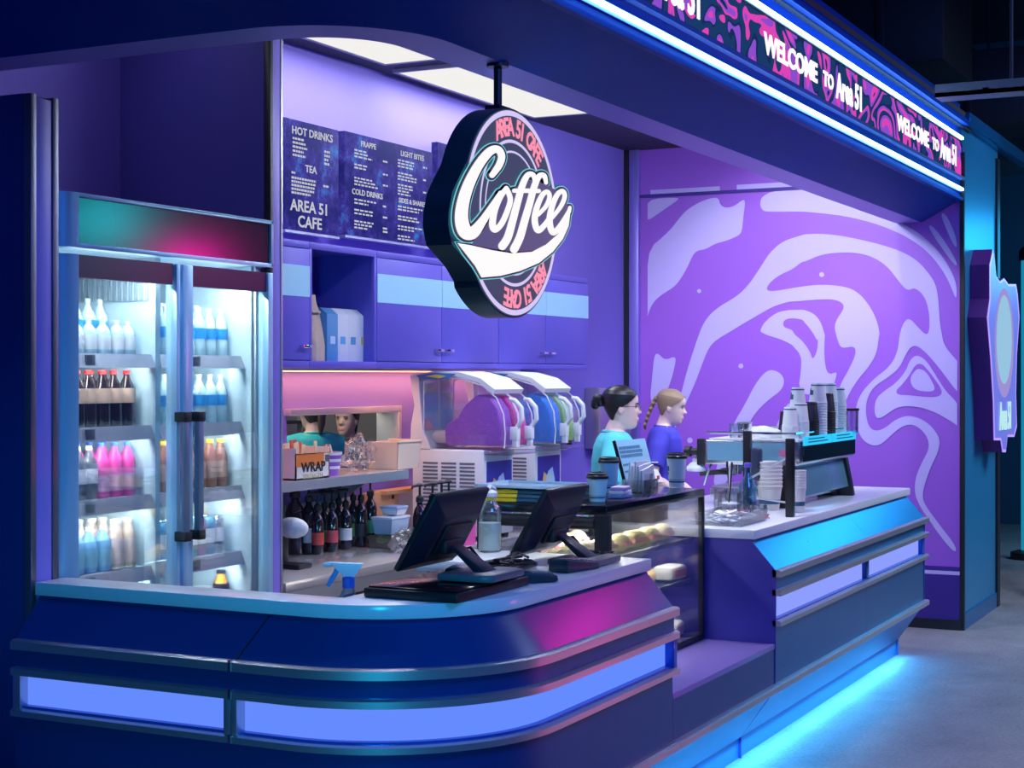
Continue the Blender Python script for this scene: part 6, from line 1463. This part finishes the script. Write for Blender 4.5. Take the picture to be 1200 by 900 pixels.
# ceiling panels of the café
def along_x(name, x0, x1, y, z, dirz, wy, col, power, dy=0., spread=None):
    o = area(name, ((x0+x1)/2, y, z), ((x0+x1)/2, y+dy, z+dirz), 1, 1, col, power, spread)
    l = o.data
    o.rotation_euler = (0, 0, 0)
    # local x along world x, local -z along (0, dy, dirz)
    zz = -Vector((0, dy, dirz)).normalized(); xx = Vector((1, 0, 0)); yy = zz.cross(xx)
    o.rotation_euler = Matrix((xx, yy, zz)).transposed().to_euler()
    l.size = x1-x0; l.size_y = wy; return o
along_x('ceiling_panel_light', 5.5, 6.8, 3.91, 3.12, -1, .42, (.86, .92, 1), 17)
along_x('ceiling_panel_light', 7.02, 8.6, 3.96, 3.12, -1, .44, (.86, .92, 1), 22)
along_x('inner_bulkhead_fill', 5.5, 9.6, 2.46, 3.05, -.9, .06, (.74, .84, 1), 44, 1.)  # added fill strip that brightens the back wall and cabinets
along_x('alcove_fill', 4.0, 5.0, 4.0, 3.13, -1, .1, (.75, .75, 1), 1.5)  # added fill for the alcove wall, no fitting there
along_x('warm_strip_light', 5.36, 8.4, 4.215, 1.61, -1, .02, (1, .42, .2), 9, .25)
along_x('case_light', DX0+.08, DX1-.07, DY0+.225, 1.07, -1, .03, (1, .97, .93), 7, -.15)
# fridge lights
for x0, x1 in ((4.06, 4.58), (4.625, 5.12)):
    along_x('fridge_light', x0, x1, fy0+.09, 1.975, -1, .03, (.84, .96, 1), 8, .35)
    for k, z in enumerate(shl[:-1]): along_x('fridge_shelf_light', x0+.03, x1-.03, fy0+.125, z-.025, -1, .02, (.86, .96, 1), 3.6, .6)
# LED coves of the bulkhead
along_x('bulkhead_led', 4.2, 10.2, BYY-.30, 2.765, -1, .03, (.12, .55, 1), 2.5, .4)
along_x('bulkhead_led', 4.2, 10.2, BYY-.30, 3.11, 1, .03, (.12, .45, 1), 6, .4)
# under-counter cyan LED
along_x('under_counter_led', 5.3, 9.2, 2.150, .082, -1, .02, (.06, .48, 1), 17, -.55)
along_x('under_counter_led', 4.3, 5.3, 2.150, .082, -1, .02, (.03, .42, 1), 3, -.5)
along_x('under_rail_fill', 5.3, 9.2, TY0-.095, .294, -1, .02, (.02, .42, 1), 13, .2)  # extra lamp added to widen the glow on the floor
for z in shz: along_x('case_shelf_fill', DX0+.08, DX1-.07, DY0+.10, z-.012, -1, .02, (1, .97, .93), 2.5, .3)  # lamps added under the shelves to brighten the lower case
# mural wash from the ceiling inside
spot('mural_wash', (8.7, 3.0, 3.08), (10.3, 2.9, 1.6), (.74, .78, 1), 125, 92, .55, .15)
spot('mural_wash', (9.2, 2.7, 2.62), (10.3, 2.7, .9), (.70, .66, 1), 30, 110, .8, .15)
# unseen hall lamps added to light the fronts, pillar and floor
area('hall_cyan_lamp', (13.5, 1.0, 2.6), (7.5, 2.05, .85), 1.0, .6, (.03, .5, 1), 3.6, 70)
spot('hall_cyan_spot', (11.1, .5, 3.6), (10.95, 2.02, 2.6), (.02, .45, 1), 34, 60, .9, .1)
area('hall_blue_wash', (2.2, -1.5, 4.2), (4.6, 2.3, .8), 2.5, 1.5, (.05, .25, 1), 110)
area('hall_violet_wash', (6.8, -2.2, 4.2), (6.6, 2.1, .4), 2.5, 1.2, (.35, .25, 1), 38)
area('hall_grey_wash', (11, -1.5, 5.0), (10.8, .5, 0), 4, 3, (.72, .84, 1), 260, 110)
area('magenta_lamp', (7.85, 1.14, 2.30), (4.6, 2.6, 1.4), .24, .14, (1, .0, .40), 5.)
spot('magenta_low_fill', (7.4, -.9, .35), (5.0, 2.0, .50), (1, .05, .40), 75, 21, .8, .1)  # added low lamp tinting the right counter fronts magenta
area('cyan_lamp', (8.1, .25, 2.6), (4.3, 3.65, 2.1), .34, .3, (.02, .8, .95), .12, 26)
spot('low_cyan_lamp', (.8, 1.0, 1.25), (3.8, 2.75, .97), (.02, .6, 1), 130, 34, .6, .15)
spot('till_fill', (4.6, 2.36, 2.55), (4.6, 2.5, 0), (.85, .88, 1), 60, 95, .7, .06)  # added fill brightening the till top, no fitting modelled
spot('coffee_fill', (6.5, 2.37, 2.55), (6.5, 2.45, 0), (.85, .88, 1), 80, 120, .7, .06)  # added fill over the low ledge and coffee counter
area('far_cyan_glow', (14.5, 1.0, 2.6), (17.9, 2.5, 1.2), 1, 1, (.05, .6, 1), 40)
# kitchen
area('kitchen_light', (6.4, 5.4, 3.1), (6.4, 5.4, 0), 1.5, .6, (1, .97, .88), 60)
# =============== CAMERA ===============
cam = bpy.data.cameras.new('camera'); co = bpy.data.objects.new('camera', cam); COL.objects.link(co)
co.location = (0, 0, CAMZ); co.rotation_euler = (PI/2, 0, -math.atan2(CA, SA))
cam.sensor_width = 36; cam.lens = 36*F/1200; cam.shift_y = -10/1200; cam.clip_start = .05; cam.clip_end = 100
SC.camera = co
SC.view_settings.view_transform = 'Standard'; SC.view_settings.look = 'None'; SC.view_settings.gamma = 1; SC.view_settings.use_curve_mapping = False
SC.view_settings.exposure = 0.
SC.cycles.use_denoising = True
SC.cycles.sample_clamp_indirect = 6
